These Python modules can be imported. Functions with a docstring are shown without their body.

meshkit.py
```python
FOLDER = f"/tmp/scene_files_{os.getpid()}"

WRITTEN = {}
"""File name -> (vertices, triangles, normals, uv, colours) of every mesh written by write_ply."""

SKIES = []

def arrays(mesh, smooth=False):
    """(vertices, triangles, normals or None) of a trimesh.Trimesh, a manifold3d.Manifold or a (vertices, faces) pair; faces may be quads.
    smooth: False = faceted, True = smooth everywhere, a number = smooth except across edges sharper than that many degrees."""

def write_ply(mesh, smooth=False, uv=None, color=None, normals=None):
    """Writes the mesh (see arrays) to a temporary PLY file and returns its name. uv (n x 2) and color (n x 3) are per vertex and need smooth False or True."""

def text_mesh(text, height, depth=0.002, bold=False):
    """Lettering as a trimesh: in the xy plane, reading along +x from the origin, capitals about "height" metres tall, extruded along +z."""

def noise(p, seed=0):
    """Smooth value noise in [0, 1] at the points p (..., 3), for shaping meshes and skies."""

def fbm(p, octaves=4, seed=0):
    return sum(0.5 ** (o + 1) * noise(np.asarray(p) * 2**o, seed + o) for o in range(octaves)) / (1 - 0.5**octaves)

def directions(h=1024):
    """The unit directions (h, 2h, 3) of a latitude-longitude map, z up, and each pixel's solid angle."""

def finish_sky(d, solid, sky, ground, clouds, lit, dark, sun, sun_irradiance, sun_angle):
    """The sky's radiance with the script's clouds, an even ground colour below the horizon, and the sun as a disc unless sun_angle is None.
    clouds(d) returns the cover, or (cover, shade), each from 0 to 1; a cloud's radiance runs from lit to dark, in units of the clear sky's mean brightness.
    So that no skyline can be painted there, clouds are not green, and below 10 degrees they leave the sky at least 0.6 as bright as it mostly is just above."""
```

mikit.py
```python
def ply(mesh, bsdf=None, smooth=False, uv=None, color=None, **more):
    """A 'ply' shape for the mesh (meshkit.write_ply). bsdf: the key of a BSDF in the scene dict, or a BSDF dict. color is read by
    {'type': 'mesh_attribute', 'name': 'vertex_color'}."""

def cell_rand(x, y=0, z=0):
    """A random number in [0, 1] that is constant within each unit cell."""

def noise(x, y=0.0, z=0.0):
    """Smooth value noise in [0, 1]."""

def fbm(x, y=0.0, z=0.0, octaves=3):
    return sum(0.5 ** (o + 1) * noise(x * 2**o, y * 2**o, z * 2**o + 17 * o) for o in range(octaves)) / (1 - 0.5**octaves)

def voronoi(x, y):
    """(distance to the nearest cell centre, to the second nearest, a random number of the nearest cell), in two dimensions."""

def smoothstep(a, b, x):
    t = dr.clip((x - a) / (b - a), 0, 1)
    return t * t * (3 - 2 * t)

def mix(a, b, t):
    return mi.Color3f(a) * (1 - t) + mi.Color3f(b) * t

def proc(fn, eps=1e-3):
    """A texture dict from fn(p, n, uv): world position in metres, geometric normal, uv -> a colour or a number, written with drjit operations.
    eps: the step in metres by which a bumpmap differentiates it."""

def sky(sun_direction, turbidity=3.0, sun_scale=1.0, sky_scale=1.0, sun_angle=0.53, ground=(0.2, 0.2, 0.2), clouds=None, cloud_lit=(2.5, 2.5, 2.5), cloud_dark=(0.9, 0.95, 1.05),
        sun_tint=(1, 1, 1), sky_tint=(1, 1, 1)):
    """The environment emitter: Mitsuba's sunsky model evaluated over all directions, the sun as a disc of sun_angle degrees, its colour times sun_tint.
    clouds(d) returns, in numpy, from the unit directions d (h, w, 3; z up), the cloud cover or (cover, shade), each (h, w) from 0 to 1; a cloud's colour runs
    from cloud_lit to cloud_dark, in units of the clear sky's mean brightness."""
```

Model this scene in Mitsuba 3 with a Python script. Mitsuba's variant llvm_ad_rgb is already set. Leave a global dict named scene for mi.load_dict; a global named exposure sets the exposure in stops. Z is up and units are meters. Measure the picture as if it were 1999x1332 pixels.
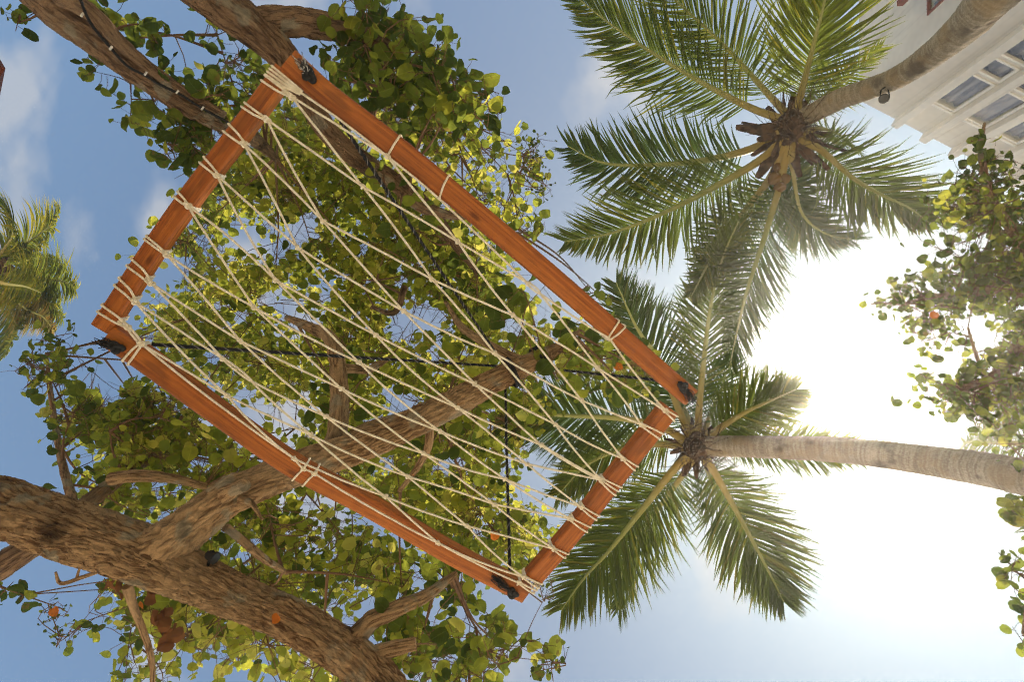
import math, random
import numpy as np
import drjit as dr
import mitsuba as mi
import mikit, meshkit
from mikit import proc, noise, fbm, smoothstep, mix

T = mi.ScalarTransform4f
rng = np.random.default_rng(7)
random.seed(7)
scene = {'type': 'scene'}
labels = {}

# ------------------------------------------------------------------ camera, sky, exposure
F, CX, CY = 1000.0, 999.5, 666.0            # focal length and centre, in units of a 1999 x 1332 picture
EYE = np.array([0.0, 0.0, 0.6])             # lying low on the sand, looking up
zen = np.array([(1100 - CX) / F, (715 - CY) / F, 1.0]); zen /= np.linalg.norm(zen)
_x = np.array([1.0, 0, 0]) - zen[0] * zen; _x /= np.linalg.norm(_x)
R = np.stack([_x, np.cross(zen, _x), zen])  # camera axes (right, down, forward) -> world


def ray(px, py):
    return R @ np.array([(px - CX) / F, (py - CY) / F, 1.0])


def at(px, py, d):
    """The world point d metres in front of the camera along the lens axis."""
    return EYE + d * ray(px, py)


def at_z(px, py, z):
    r = ray(px, py)
    return EYE + r * ((z - EYE[2]) / r[2])


scene['camera'] = {
    'type': 'perspective', 'fov': 90.0, 'fov_axis': 'x', 'near_clip': 0.02, 'far_clip': 3000.0,
    'medium': {'type': 'ref', 'id': 'sea_air'},
    'to_world': T().look_at(origin=EYE.tolist(), target=(EYE + R @ np.array([0, 0, 1.0])).tolist(), up=(R @ np.array([0, -1.0, 0])).tolist()),
}
# humid sea air: pale and forward scattering, so it glows round the sun
scene['sea_air'] = {'type': 'homogeneous', 'albedo': {'type': 'rgb', 'value': (0.96, 0.96, 0.955)}, 'sigma_t': 0.0040, 'phase': {'type': 'hg', 'g': 0.88}}
SUN = ray(1632, 775); SUN /= np.linalg.norm(SUN)


def clouds(d):
    """A thin uneven veil of high cloud, thicker on the sun's side, and a few small torn fair-weather clouds."""
    ang = np.degrees(np.arccos(np.clip(d @ SUN, -1, 1)))
    p = d / np.maximum(d[..., 2:3], 0.15)
    n1 = meshkit.fbm(p * 1.7 + 3.1, 5, seed=3)
    veil = 0.055 + 0.17 * np.clip(1 - ang / 70.0, 0, 1) ** 0.9 * (0.55 + 0.9 * n1)
    w = meshkit.fbm(p * np.array([5.2, 3.4, 1.0]) + np.array([CLOUD_X, CLOUD_Y, 0.0]), 6, seed=9)
    puffs = np.clip((w - 0.55) / 0.17, 0, 1) ** 1.2 * 0.45
    return np.clip(veil + puffs, 0, 1), np.clip(ang / 90.0, 0, 1) * 0.5


CLOUD_X, CLOUD_Y = -38.5308, -14.9468
scene['sky'] = mikit.sky(SUN.tolist(), turbidity=5.2, clouds=clouds, cloud_lit=(1.65, 1.55, 1.40), cloud_dark=(1.0, 1.02, 1.03), sky_tint=(0.95, 1.03, 0.97))
exposure = 2.12

# ------------------------------------------------------------------ helpers


def key_for(name):
    if name not in scene and name not in labels and not any(k.startswith(name + '__') for k in list(scene)[-1:]):
        return name
    i = 1
    while f'{name}_{i:03d}' in scene or f'{name}_{i:03d}' in labels:
        i += 1
    return f'{name}_{i:03d}'


_count = {}


def numbered(full):
    """full, full_001, full_002 ..."""
    n = _count.get(full, 0)
    _count[full] = n + 1
    return full if n == 0 else f'{full}_{n:03d}'


def thing(name, label, category, group=None, kind=None):
    k = numbered(name)
    labels[k] = {'label': label, 'category': category}
    if group:
        labels[k]['group'] = group
    return k


def put(parent, name, shape, label=None, kind=None):
    k = numbered(f'{parent}__{name}' if parent else name)
    scene[k] = shape
    if label or kind:
        labels[k] = {}
        if label:
            labels[k]['label'] = label
        if kind:
            labels[k]['kind'] = kind
    return k


def norm(v):
    v = np.asarray(v, float)
    return v / np.maximum(np.linalg.norm(v, axis=-1, keepdims=True), 1e-12)


def spline(pts, n):
    """Catmull-Rom through the rows of pts (any number of columns), n samples, evenly spread by chord length."""
    p = np.asarray(pts, float)
    if len(p) == 2:
        t = np.linspace(0, 1, n)[:, None]
        return p[0] * (1 - t) + p[1] * t
    seg = np.linalg.norm(np.diff(p[:, :3], axis=0), axis=1) ** 0.5
    tk = np.concatenate([[0], np.cumsum(seg)])
    from scipy.interpolate import CubicHermiteSpline
    m = np.zeros_like(p)
    d = np.diff(p, axis=0) / np.diff(tk)[:, None]
    m[1:-1] = (d[:-1] * np.diff(tk)[1:, None] + d[1:] * np.diff(tk)[:-1, None]) / (tk[2:] - tk[:-2])[:, None]
    m[0], m[-1] = d[0], d[-1]
    cs = CubicHermiteSpline(tk, p, m)
    fine = cs(np.linspace(0, tk[-1], 400))
    s = np.concatenate([[0], np.cumsum(np.linalg.norm(np.diff(fine[:, :3], axis=0), axis=1))])
    u = np.linspace(0, s[-1], n)
    return np.stack([np.interp(u, s, fine[:, k]) for k in range(p.shape[1])], 1)


def frames(p, ref):
    t = norm(np.gradient(p, axis=0))
    a = np.zeros_like(p)
    v = np.asarray(ref, float)
    for i in range(len(p)):
        v = v - (v @ t[i]) * t[i]
        v = v / max(np.linalg.norm(v), 1e-9)
        a[i] = v
    return t, a, np.cross(t, a)


def sweep(p, prof, ref, close=True, cap=True):
    """prof: (n,2) or (len(p),n,2) outline in the (a,b) frame; returns verts, faces, uv with a seam on the first outline point."""
    p = np.asarray(p, float)
    t, a, b = frames(p, ref)
    prof = np.asarray(prof, float)
    if prof.ndim == 2:
        prof = np.broadcast_to(prof, (len(p),) + prof.shape)
    prof = np.concatenate([prof, prof[:, :1]], 1)
    n = prof.shape[1]
    v = p[:, None] + prof[..., :1] * a[:, None] + prof[..., 1:] * b[:, None]
    s = np.concatenate([[0], np.cumsum(np.linalg.norm(np.diff(p, axis=0), axis=1))])
    w = np.concatenate([[0], np.cumsum(np.linalg.norm(np.diff(prof.mean(0), axis=0), axis=1))])
    uv = np.stack(np.broadcast_arrays(s[:, None], w[None]), -1).reshape(-1, 2)
    i, j = np.meshgrid(np.arange(len(p) - 1), np.arange(n - 1), indexing='ij')
    q = np.stack([i * n + j, i * n + j + 1, (i + 1) * n + j + 1, (i + 1) * n + j], -1).reshape(-1, 4)
    f = np.vstack([q[:, [0, 1, 2]], q[:, [0, 2, 3]]])
    v = v.reshape(-1, 3)
    if cap:
        for base, flip in ((0, True), ((len(p) - 1) * n, False)):
            c = len(v)
            ringv = v[base:base + n]
            v = np.vstack([v, ringv, ringv[:-1].mean(0)[None]])
            uv = np.vstack([uv, uv[base:base + n], uv[base:base + n].mean(0)[None]])
            k = np.arange(n - 1)
            tri = np.stack([c + k, c + k + 1, np.full(n - 1, c + n)], 1)
            f = np.vstack([f, tri[:, ::-1] if flip else tri])
    return v, f, uv


def circ(n, r=1.0, start=0.0):
    th = start + np.arange(n) * 2 * np.pi / n
    return np.stack([np.cos(th), np.sin(th)], 1) * r


def tube(p, r, sides=8, ref=(0, 0, 1), cap=True):
    r = np.broadcast_to(np.asarray(r, float), (len(p),))
    return sweep(p, circ(sides)[None] * r[:, None, None], ref, cap=cap)


def join(parts):
    vs, fs, us, o = [], [], [], 0
    for v, f, u in parts:
        vs.append(v); fs.append(f + o); us.append(u); o += len(v)
    return np.vstack(vs), np.vstack(fs), np.vstack(us)


def shape(m, bsdf, smooth=True, color=None, **more):
    v, f, u = m
    return mikit.ply((v, f), bsdf, smooth=smooth, uv=u if smooth in (True, False) else None, color=color, **more)


def box_mesh(lo, hi, axes=None, origin=None, chamfer=0.0):
    """A box with chamfered edges in a local frame (rows of axes), as a faceted mesh."""
    import manifold3d as m3
    lo, hi = np.array(lo, float), np.array(hi, float)
    c = chamfer
    pts = []
    for sx in (0, 1):
        for sy in (0, 1):
            for sz in (0, 1):
                q = np.where([sx, sy, sz], hi, lo)
                sgn = np.where([sx, sy, sz], -1, 1)
                if c:
                    for k in range(3):
                        d = sgn * c; d[k] = 0
                        pts.append(q + d)
                else:
                    pts.append(q)
    m = m3.Manifold.hull_points(np.array(pts)).to_mesh()
    v, f = np.array(m.vert_properties[:, :3], float), np.array(m.tri_verts)
    if axes is not None:
        A = np.asarray(axes)
        v = v @ A + (0 if origin is None else np.asarray(origin))
        if np.linalg.det(A) < 0:
            f = f[:, ::-1]
    return v, f, v[:, :2] * 0


# ------------------------------------------------------------------ materials


def P(**k):
    return dict(type='principled', **k)


def bumped(tex, scale, b):
    return {'type': 'bumpmap', 'scale': scale, 'arbitrary': tex, 'bsdf': b}


def wood_c(p, n, uv):
    x, y = uv.x, uv.y
    yy = y + 0.006 * fbm(x * 4.0, y * 20.0, 0.4, 2)
    g = fbm(x * 2.2, yy * 130.0, 1.7, 4)
    g2 = fbm(x * 16.0, yy * 620.0, 5.2, 2)
    big = fbm(x * 1.6 + 9.0, yy * 14.0, 3.3, 3)
    c = mix((0.33, 0.088, 0.015), (0.49, 0.158, 0.028), smoothstep(0.3, 0.7, g))
    c = mix(c, mi.Color3f(0.13, 0.026, 0.006), smoothstep(0.54, 0.74, g2) * 0.42)
    c = mix(c, mi.Color3f(0.56, 0.20, 0.03), smoothstep(0.5, 0.72, big) * 0.35)
    d1, d2, k = mikit.voronoi(x * 4.0, y * 11.0)                              # a few knots and dark weathered streaks
    c = mix(c, mi.Color3f(0.10, 0.025, 0.006), dr.select(k > 0.86, 1.0 - smoothstep(0.03, 0.16, d1), 0.0) * 0.75)
    return mix(c, mi.Color3f(0.17, 0.05, 0.012), smoothstep(0.62, 0.8, fbm(x * 5.0, y * 26.0, 8.0, 4)) * 0.6)


def wood_h(p, n, uv):
    return fbm(uv.x * 9.0, uv.y * 520.0, 2.0, 3) * 0.7 + fbm(uv.x * 5.0, uv.y * 30.0, 7.0, 2) * 0.6


scene['m_wood'] = {'type': 'twosided', 'bsdf': bumped(proc(wood_h, 5e-4), 0.0006, P(base_color=proc(wood_c), roughness=0.42, specular=0.32, clearcoat=0.08, clearcoat_gloss=0.7))}


def cord_c(p, n, uv):
    g = fbm(uv.x * 60.0, uv.y * 60.0, 3.0, 3)
    return mix((0.76, 0.69, 0.51), (0.93, 0.88, 0.72), smoothstep(0.25, 0.7, g))


def cord_h(p, n, uv):
    a = dr.sin((uv.x * 700.0 + uv.y * 420.0)); b = dr.sin((uv.x * 700.0 - uv.y * 420.0))
    return dr.maximum(a, b) * 0.5 + noise(uv.x * 900.0, uv.y * 900.0) * 0.5


scene['m_cord'] = {'type': 'twosided', 'bsdf': bumped(proc(cord_h, 3e-4), 0.0009, P(base_color=proc(cord_c), roughness=0.85, specular=0.2, sheen=0.3))}
scene['m_black_rope'] = {'type': 'twosided', 'bsdf': P(base_color={'type': 'rgb', 'value': (0.020, 0.021, 0.022)}, roughness=0.6, specular=0.25)}


scene['m_tracer'] = {'type': 'twosided', 'bsdf': P(base_color={'type': 'rgb', 'value': (0.30, 0.30, 0.29)}, roughness=0.7, specular=0.2)}


def fleck_c(p, n, uv):
    k = smoothstep(0.45, 0.6, noise(p.x * 120.0, p.y * 120.0, p.z * 120.0))
    return mix((0.03, 0.03, 0.03), (0.55, 0.55, 0.52), k)


scene['m_fleck_rope'] = {'type': 'twosided', 'bsdf': P(base_color=proc(fleck_c), roughness=0.6, specular=0.3)}


def ridges(uv):
    w = fbm(uv.x * 6.0, uv.y * 16.0, 9.0, 2) - 0.5
    a = fbm(uv.x * 6.5 + w, (uv.y + 0.035 * w) * 58.0, 2.0, 4)
    b = fbm(uv.x * 17.0 + w, uv.y * 150.0, 6.0, 3)
    return 1.0 - dr.abs(2.0 * a - 1.0) * 1.5 - dr.abs(2.0 * b - 1.0) * 0.6


def bark_col(dark, light, pale):
    def f(p, n, uv):
        h = ridges(uv)
        l = fbm(p.x * 3.0, p.y * 3.0, p.z * 3.0 + 5.0, 3)
        fine = noise(uv.x * 160.0, uv.y * 420.0, 3.0)
        c = mix(light, dark, smoothstep(0.35, 0.95, h))
        c = mix(c, mi.Color3f(*pale), smoothstep(0.48, 0.72, l) * 0.45)
        lich = smoothstep(0.60, 0.70, fbm(p.x * 7.0 + 3.0, p.y * 7.0, p.z * 7.0, 4))          # grey lichen, dark scars
        c = mix(c, mi.Color3f(0.36, 0.35, 0.27), lich * 0.55)
        c = c * (1.0 - 0.55 * smoothstep(0.62, 0.76, fbm(p.x * 4.5, p.y * 4.5 + 7.0, p.z * 4.5, 4)))
        return c * (0.82 + 0.36 * fine)
    return f


def bark_h(p, n, uv):
    return 1.0 - ridges(uv) + 0.25 * noise(uv.x * 120.0, uv.y * 300.0, 5.0)


BARK_H = proc(bark_h, 1e-3)
scene['m_bark'] = {'type': 'twosided', 'bsdf': bumped(BARK_H, 0.013, P(base_color=proc(bark_col((0.15, 0.085, 0.042), (0.44, 0.29, 0.155), (0.48, 0.35, 0.21))), roughness=0.9, specular=0.15))}
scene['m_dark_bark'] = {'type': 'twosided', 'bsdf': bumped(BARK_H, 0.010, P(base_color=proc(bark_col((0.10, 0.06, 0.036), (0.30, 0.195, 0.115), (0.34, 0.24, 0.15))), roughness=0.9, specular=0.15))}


def twig_c(p, n, uv):
    g = fbm(p.x * 9.0, p.y * 9.0, p.z * 9.0, 3)
    return mix((0.10, 0.055, 0.035), (0.30, 0.18, 0.10), g)


scene['m_twig'] = {'type': 'twosided', 'bsdf': P(base_color=proc(twig_c), roughness=0.85, specular=0.2)}


def palm_c(p, n, uv):
    ring = fbm(uv.x * 52.0 + 1.2 * fbm(uv.x * 3.0, uv.y * 9.0, 0.0, 2), uv.y * 3.2, 1.0, 3)
    l = fbm(p.x * 5.0, p.y * 5.0, p.z * 5.0, 4)
    c = mix((0.29, 0.24, 0.175), (0.40, 0.34, 0.255), smoothstep(0.3, 0.7, ring))
    c = c * (0.8 + 0.4 * noise(uv.x * 70.0, uv.y * 90.0, 4.0))
    c = mix(c, mi.Color3f(0.36, 0.25, 0.13), smoothstep(0.48, 0.68, l) * 0.5)
    return mix(c, mi.Color3f(0.085, 0.065, 0.05), smoothstep(0.6, 0.78, fbm(p.x * 4.0 + 8.0, p.y * 4.0, p.z * 2.0, 4)) * 0.75)


def palm_h(p, n, uv):
    return fbm(uv.x * 46.0, uv.y * 4.0, 2.0, 3) + 0.5 * fbm(uv.x * 20.0, uv.y * 60.0, 8.0, 2)


scene['m_palm_bark'] = {'type': 'twosided', 'bsdf': bumped(proc(palm_h, 1e-3), 0.009, P(base_color=proc(palm_c), roughness=0.9, specular=0.2))}


def stub_c(p, n, uv):
    g = fbm(p.x * 14.0, p.y * 14.0, p.z * 14.0, 3)
    return mix((0.045, 0.028, 0.018), (0.15, 0.088, 0.048), smoothstep(0.3, 0.7, g))


scene['m_stub'] = {'type': 'twosided', 'bsdf': P(base_color=proc(stub_c), roughness=0.85, specular=0.2)}


def rachis_c(p, n, uv):
    k = smoothstep(0.15, 1.6, uv.x)
    c = mix((0.42, 0.27, 0.05), (0.40, 0.43, 0.14), k)
    return mix(c, mi.Color3f(0.5, 0.5, 0.26), fbm(p.x * 12.0, p.y * 12.0, p.z * 12.0, 2) * 0.4)


scene['m_rachis'] = {'type': 'twosided', 'bsdf': P(base_color=proc(rachis_c), roughness=0.5, specular=0.4)}
VC = {'type': 'mesh_attribute', 'name': 'vertex_color'}
scene['m_leaves'] = {'type': 'principledthin', 'base_color': VC, 'roughness': 0.30, 'diff_trans': 1.3, 'spec_trans': 0.0, 'eta': 1.42}
scene['m_leaflets'] = {'type': 'principledthin', 'base_color': VC, 'roughness': 0.38, 'diff_trans': 0.8, 'spec_trans': 0.0, 'eta': 1.45}
LEAF_TONES = [(0.100, 0.140, 0.026), (0.20, 0.250, 0.036), (0.32, 0.365, 0.046), (0.47, 0.485, 0.060), (0.64, 0.61, 0.12)]
def leaf_tex(c):
    def f(p, n, uv):
        x, y = uv.x, dr.abs(uv.y)
        mid = 1.0 - smoothstep(0.015, 0.06, y)
        rib = 1.0 - smoothstep(0.03, 0.10, dr.abs(((x - y * 0.8) * 3.2 + 10.0) - dr.floor((x - y * 0.8) * 3.2 + 10.0) - 0.5))
        blot = fbm(p.x * 22.0, p.y * 22.0, p.z * 22.0, 3)
        col = mi.Color3f(*c) * (0.72 + 0.56 * blot)
        col = mix(col, mi.Color3f(*c) * 1.35 + mi.Color3f(0.05, 0.05, 0.02), dr.maximum(mid, rib * 0.4) * 0.6)
        return mix(col, mi.Color3f(0.26, 0.17, 0.05), smoothstep(0.66, 0.75, blot) * 0.7)
    return f


for i, c in enumerate(LEAF_TONES):
    scene[f'm_leaf_{i}'] = {'type': 'principledthin', 'base_color': proc(leaf_tex(c)), 'roughness': 0.30, 'diff_trans': 1.3, 'spec_trans': 0.0, 'eta': 1.42}
scene['m_leaf_orange'] = {'type': 'principledthin', 'base_color': {'type': 'rgb', 'value': (0.55, 0.17, 0.03)}, 'roughness': 0.6, 'diff_trans': 0.9, 'spec_trans': 0.0, 'eta': 1.4}
scene['m_leaf_brown'] = {'type': 'principledthin', 'base_color': {'type': 'rgb', 'value': (0.24, 0.11, 0.045)}, 'roughness': 0.7, 'diff_trans': 0.5, 'spec_trans': 0.0, 'eta': 1.4}


def sand_c(p, n, uv):
    sand = mix((0.53, 0.45, 0.335), (0.65, 0.57, 0.44), fbm(p.x * 1.3, p.y * 1.3, 0.0, 4))
    lawn = mix((0.045, 0.075, 0.02), (0.10, 0.13, 0.04), fbm(p.x * 5.0, p.y * 5.0, 1.0, 3))
    edge = 0.62 * p.x - 0.78 * p.y + 1.6 * (fbm(p.x * 0.5, p.y * 0.5, 3.0, 2) - 0.5)
    return mix(sand, lawn, smoothstep(4.6, 5.0, edge))


scene['m_sand'] = {'type': 'twosided', 'bsdf': {'type': 'diffuse', 'reflectance': proc(sand_c)}}


def wall_c(p, n, uv):
    s = fbm(p.x * 0.9, p.y * 0.9, p.z * 0.25, 4)
    f = noise(p.x * 9.0, p.y * 9.0, p.z * 9.0)
    c = mix((0.63, 0.58, 0.49), (0.74, 0.70, 0.60), smoothstep(0.3, 0.7, s))
    streak = smoothstep(0.58, 0.8, fbm(p.x * 6.0 + p.y * 6.0, p.z * 0.35, 2.0, 4))
    c = mix(c, mi.Color3f(0.42, 0.38, 0.31), streak * 0.35)
    return c * (0.95 + 0.06 * f)


def wall_h(p, n, uv):
    return fbm(p.x * 40.0, p.y * 40.0, p.z * 40.0, 2)


scene['m_wall'] = {'type': 'twosided', 'bsdf': bumped(proc(wall_h), 0.002, P(base_color=proc(wall_c), roughness=0.9, specular=0.2))}
scene['m_white_trim'] = {'type': 'twosided', 'bsdf': P(base_color={'type': 'rgb', 'value': (0.80, 0.77, 0.69)}, roughness=0.5, specular=0.4)}
scene['m_glass'] = {'type': 'thindielectric', 'int_ior': 1.5}


def curtain_c(p, n, uv):
    g = fbm(uv.x * 9.0, uv.y * 0.8, 1.0, 2)
    return mix((0.16, 0.17, 0.19), (0.42, 0.40, 0.38), smoothstep(0.3, 0.7, g))


scene['m_curtain'] = {'type': 'twosided', 'bsdf': P(base_color=proc(curtain_c), roughness=0.9, specular=0.1)}
scene['m_room'] = {'type': 'twosided', 'bsdf': {'type': 'diffuse', 'reflectance': {'type': 'rgb', 'value': (0.10, 0.10, 0.11)}}}
scene['m_red_timber'] = {'type': 'twosided', 'bsdf': bumped(BARK_H, 0.002, P(base_color={'type': 'rgb', 'value': (0.20, 0.055, 0.035)}, roughness=0.6, specular=0.3))}
scene['m_black_metal'] = {'type': 'twosided', 'bsdf': P(base_color={'type': 'rgb', 'value': (0.018, 0.019, 0.02)}, roughness=0.55, specular=0.25)}
scene['m_lens'] = {'type': 'twosided', 'bsdf': P(base_color={'type': 'rgb', 'value': (0.03, 0.035, 0.04)}, roughness=0.15, specular=0.8)}
scene['m_white_clip'] = {'type': 'twosided', 'bsdf': P(base_color={'type': 'rgb', 'value': (0.80, 0.78, 0.72)}, roughness=0.5, specular=0.4)}

# ------------------------------------------------------------------ ground
_r = np.concatenate([[0], np.geomspace(2, 900, 22)])
_th = np.linspace(0, 2 * np.pi, 65)
gv = np.stack([(_r[:, None] * np.cos(_th)).ravel(), (_r[:, None] * np.sin(_th)).ravel(), np.zeros(23 * 65)], 1)
gv[:, 2] = 0.10 * (meshkit.fbm(gv * 0.35, 3, seed=2) - 0.5) * np.exp(-np.linalg.norm(gv[:, :2], axis=1) / 60)
i, j = np.meshgrid(np.arange(22), np.arange(64), indexing='ij')
gf = np.stack([i * 65 + j, (i + 1) * 65 + j, (i + 1) * 65 + j + 1, i * 65 + j + 1], -1).reshape(-1, 4)
scene['ground'] = mikit.ply((gv, gf), 'm_sand', smooth=True)
labels['ground'] = {'kind': 'structure', 'label': 'pale dry sand below the hammock running into lawn by the building', 'category': 'ground'}

# ------------------------------------------------------------------ building (white, upper right)
H = 15.5
K = at_z(1679, 196, H)                          # roof corner
e1 = at_z(1999, 362, H) - K; e1[2] = 0; e1 = norm(e1)    # along the front
n1 = np.array([-e1[1], e1[0], 0.0])
if n1 @ (EYE - K) < 0:
    n1 = -n1                                      # outward normal of the front
e2 = at_z(1676, -60, H) - K; e2[2] = 0; e2 = norm(e2)    # along the side
n2 = np.array([e2[1], -e2[0], 0.0])
if n2 @ (EYE - K) < 0:
    n2 = -n2
Z = np.array([0, 0, 1.0])


def on_wall(px, py, n, out=0.0):
    r = ray(px, py)
    return EYE + r * (((K + n * out - EYE) @ n) / (r @ n))


def wall_uz(px, py, e, n, out=0.0):
    q = on_wall(px, py, n, out)
    return (q - K) @ e, q[2]


bld = thing('hotel_building', 'white plastered building with wall ribs and tall grey windows behind the upper right palm', 'building')
FL, SL = 16.0, 14.0


def on_face(e, n, u0, u1, z0, z1, d0, d1, ch=0.0):
    """A box lying on a wall: u along e, d outward from the wall."""
    return box_mesh((u0, d0, z0), (u1, d1, z1), axes=np.stack([e, n, Z]), origin=np.array([K[0], K[1], 0.0]), chamfer=ch)


# windows of the front: bays between ribs
rib_px = [(1747, 247), (1800, 281), (1850, 309)]
rib_u = [wall_uz(x, y, e1, n1, 0.22)[0] for x, y in rib_px]
pitch = (rib_u[2] - rib_u[0]) / 2
rib_u = [rib_u[0] + k * pitch for k in range(12)]
RW = 0.10
panes_z = []
zA = wall_uz(1852, 212, e1, n1)[1]; zB = wall_uz(1933, 154, e1, n1)[1]; zC = wall_uz(1978, 122, e1, n1)[1]
win_z = [(zB + 0.05, zA), (zC + 0.05, zB - 0.05), (zC - (zA - zB), zC - 0.05)]
win_z += [(a - 3.2 * 1, b - 3.2 * 1) for a, b in [(w[0] - 1.2, w[1] - 1.2) for w in win_z]]
openings = []
for k in range(0, 11):
    if k >= 0:
        for (a, b) in win_z:
            openings.append((rib_u[k] + RW + 0.02, rib_u[k + 1] - RW - 0.02, a, b))
import shapely.geometry as sg
from shapely.ops import unary_union
import trimesh


def wall_with_holes(e, n, length, holes, depth=0.07):
    poly = sg.box(0, 0, length, H).difference(unary_union([sg.box(a, c, b, d) for a, b, c, d in holes])) if holes else sg.box(0, 0, length, H)
    m = trimesh.creation.extrude_polygon(poly, depth, engine='earcut')
    v = np.array(m.vertices)            # x=u, y=z, z=depth (0..depth)
    w = np.array([K[0], K[1], 0]) + v[:, :1] * e + v[:, 1:2] * Z + (v[:, 2:3] - depth) * n
    f = np.array(m.faces)
    if np.dot(np.cross(e, Z), n) < 0:
        f = f[:, ::-1]
    return w, f, w[:, :2] * 0


put(bld, 'wall', shape(wall_with_holes(e1, n1, FL, openings), 'm_wall', smooth=False), 'sunlit front wall of the white building')
wx0, wz1 = wall_uz(1812, 30, e2, n2); wx1, wz0 = wall_uz(1850, -12, e2, n2)
sw = [(min(wx0, wx1), max(wx0, wx1) + 0.5, min(wz0, wz1) - 1.0, max(wz0, wz1))]
put(bld, 'wall', shape(wall_with_holes(e2, n2, SL, sw), 'm_wall', smooth=False), 'greyer side wall of the white building')
for u in rib_u:
    put(bld, 'rib', shape(on_face(e1, n1, u - RW, u + RW, 0, H + 0.0, -0.02, 0.24, 0.012), 'm_wall', smooth=False))
put(bld, 'roof_slab', shape((np.array([K - n1 * 0.3 - Z * 0.05 + e1 * 0.3, K + e1 * FL - n1 * 0.3 - Z * 0.05, K + e1 * FL + e2 * SL - Z * 0.05, K + e2 * SL - n2 * 0.3 - Z * 0.05]), np.array([[0, 1, 2], [0, 2, 3]]), np.zeros((4, 2))), 'm_wall', smooth=False))


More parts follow.
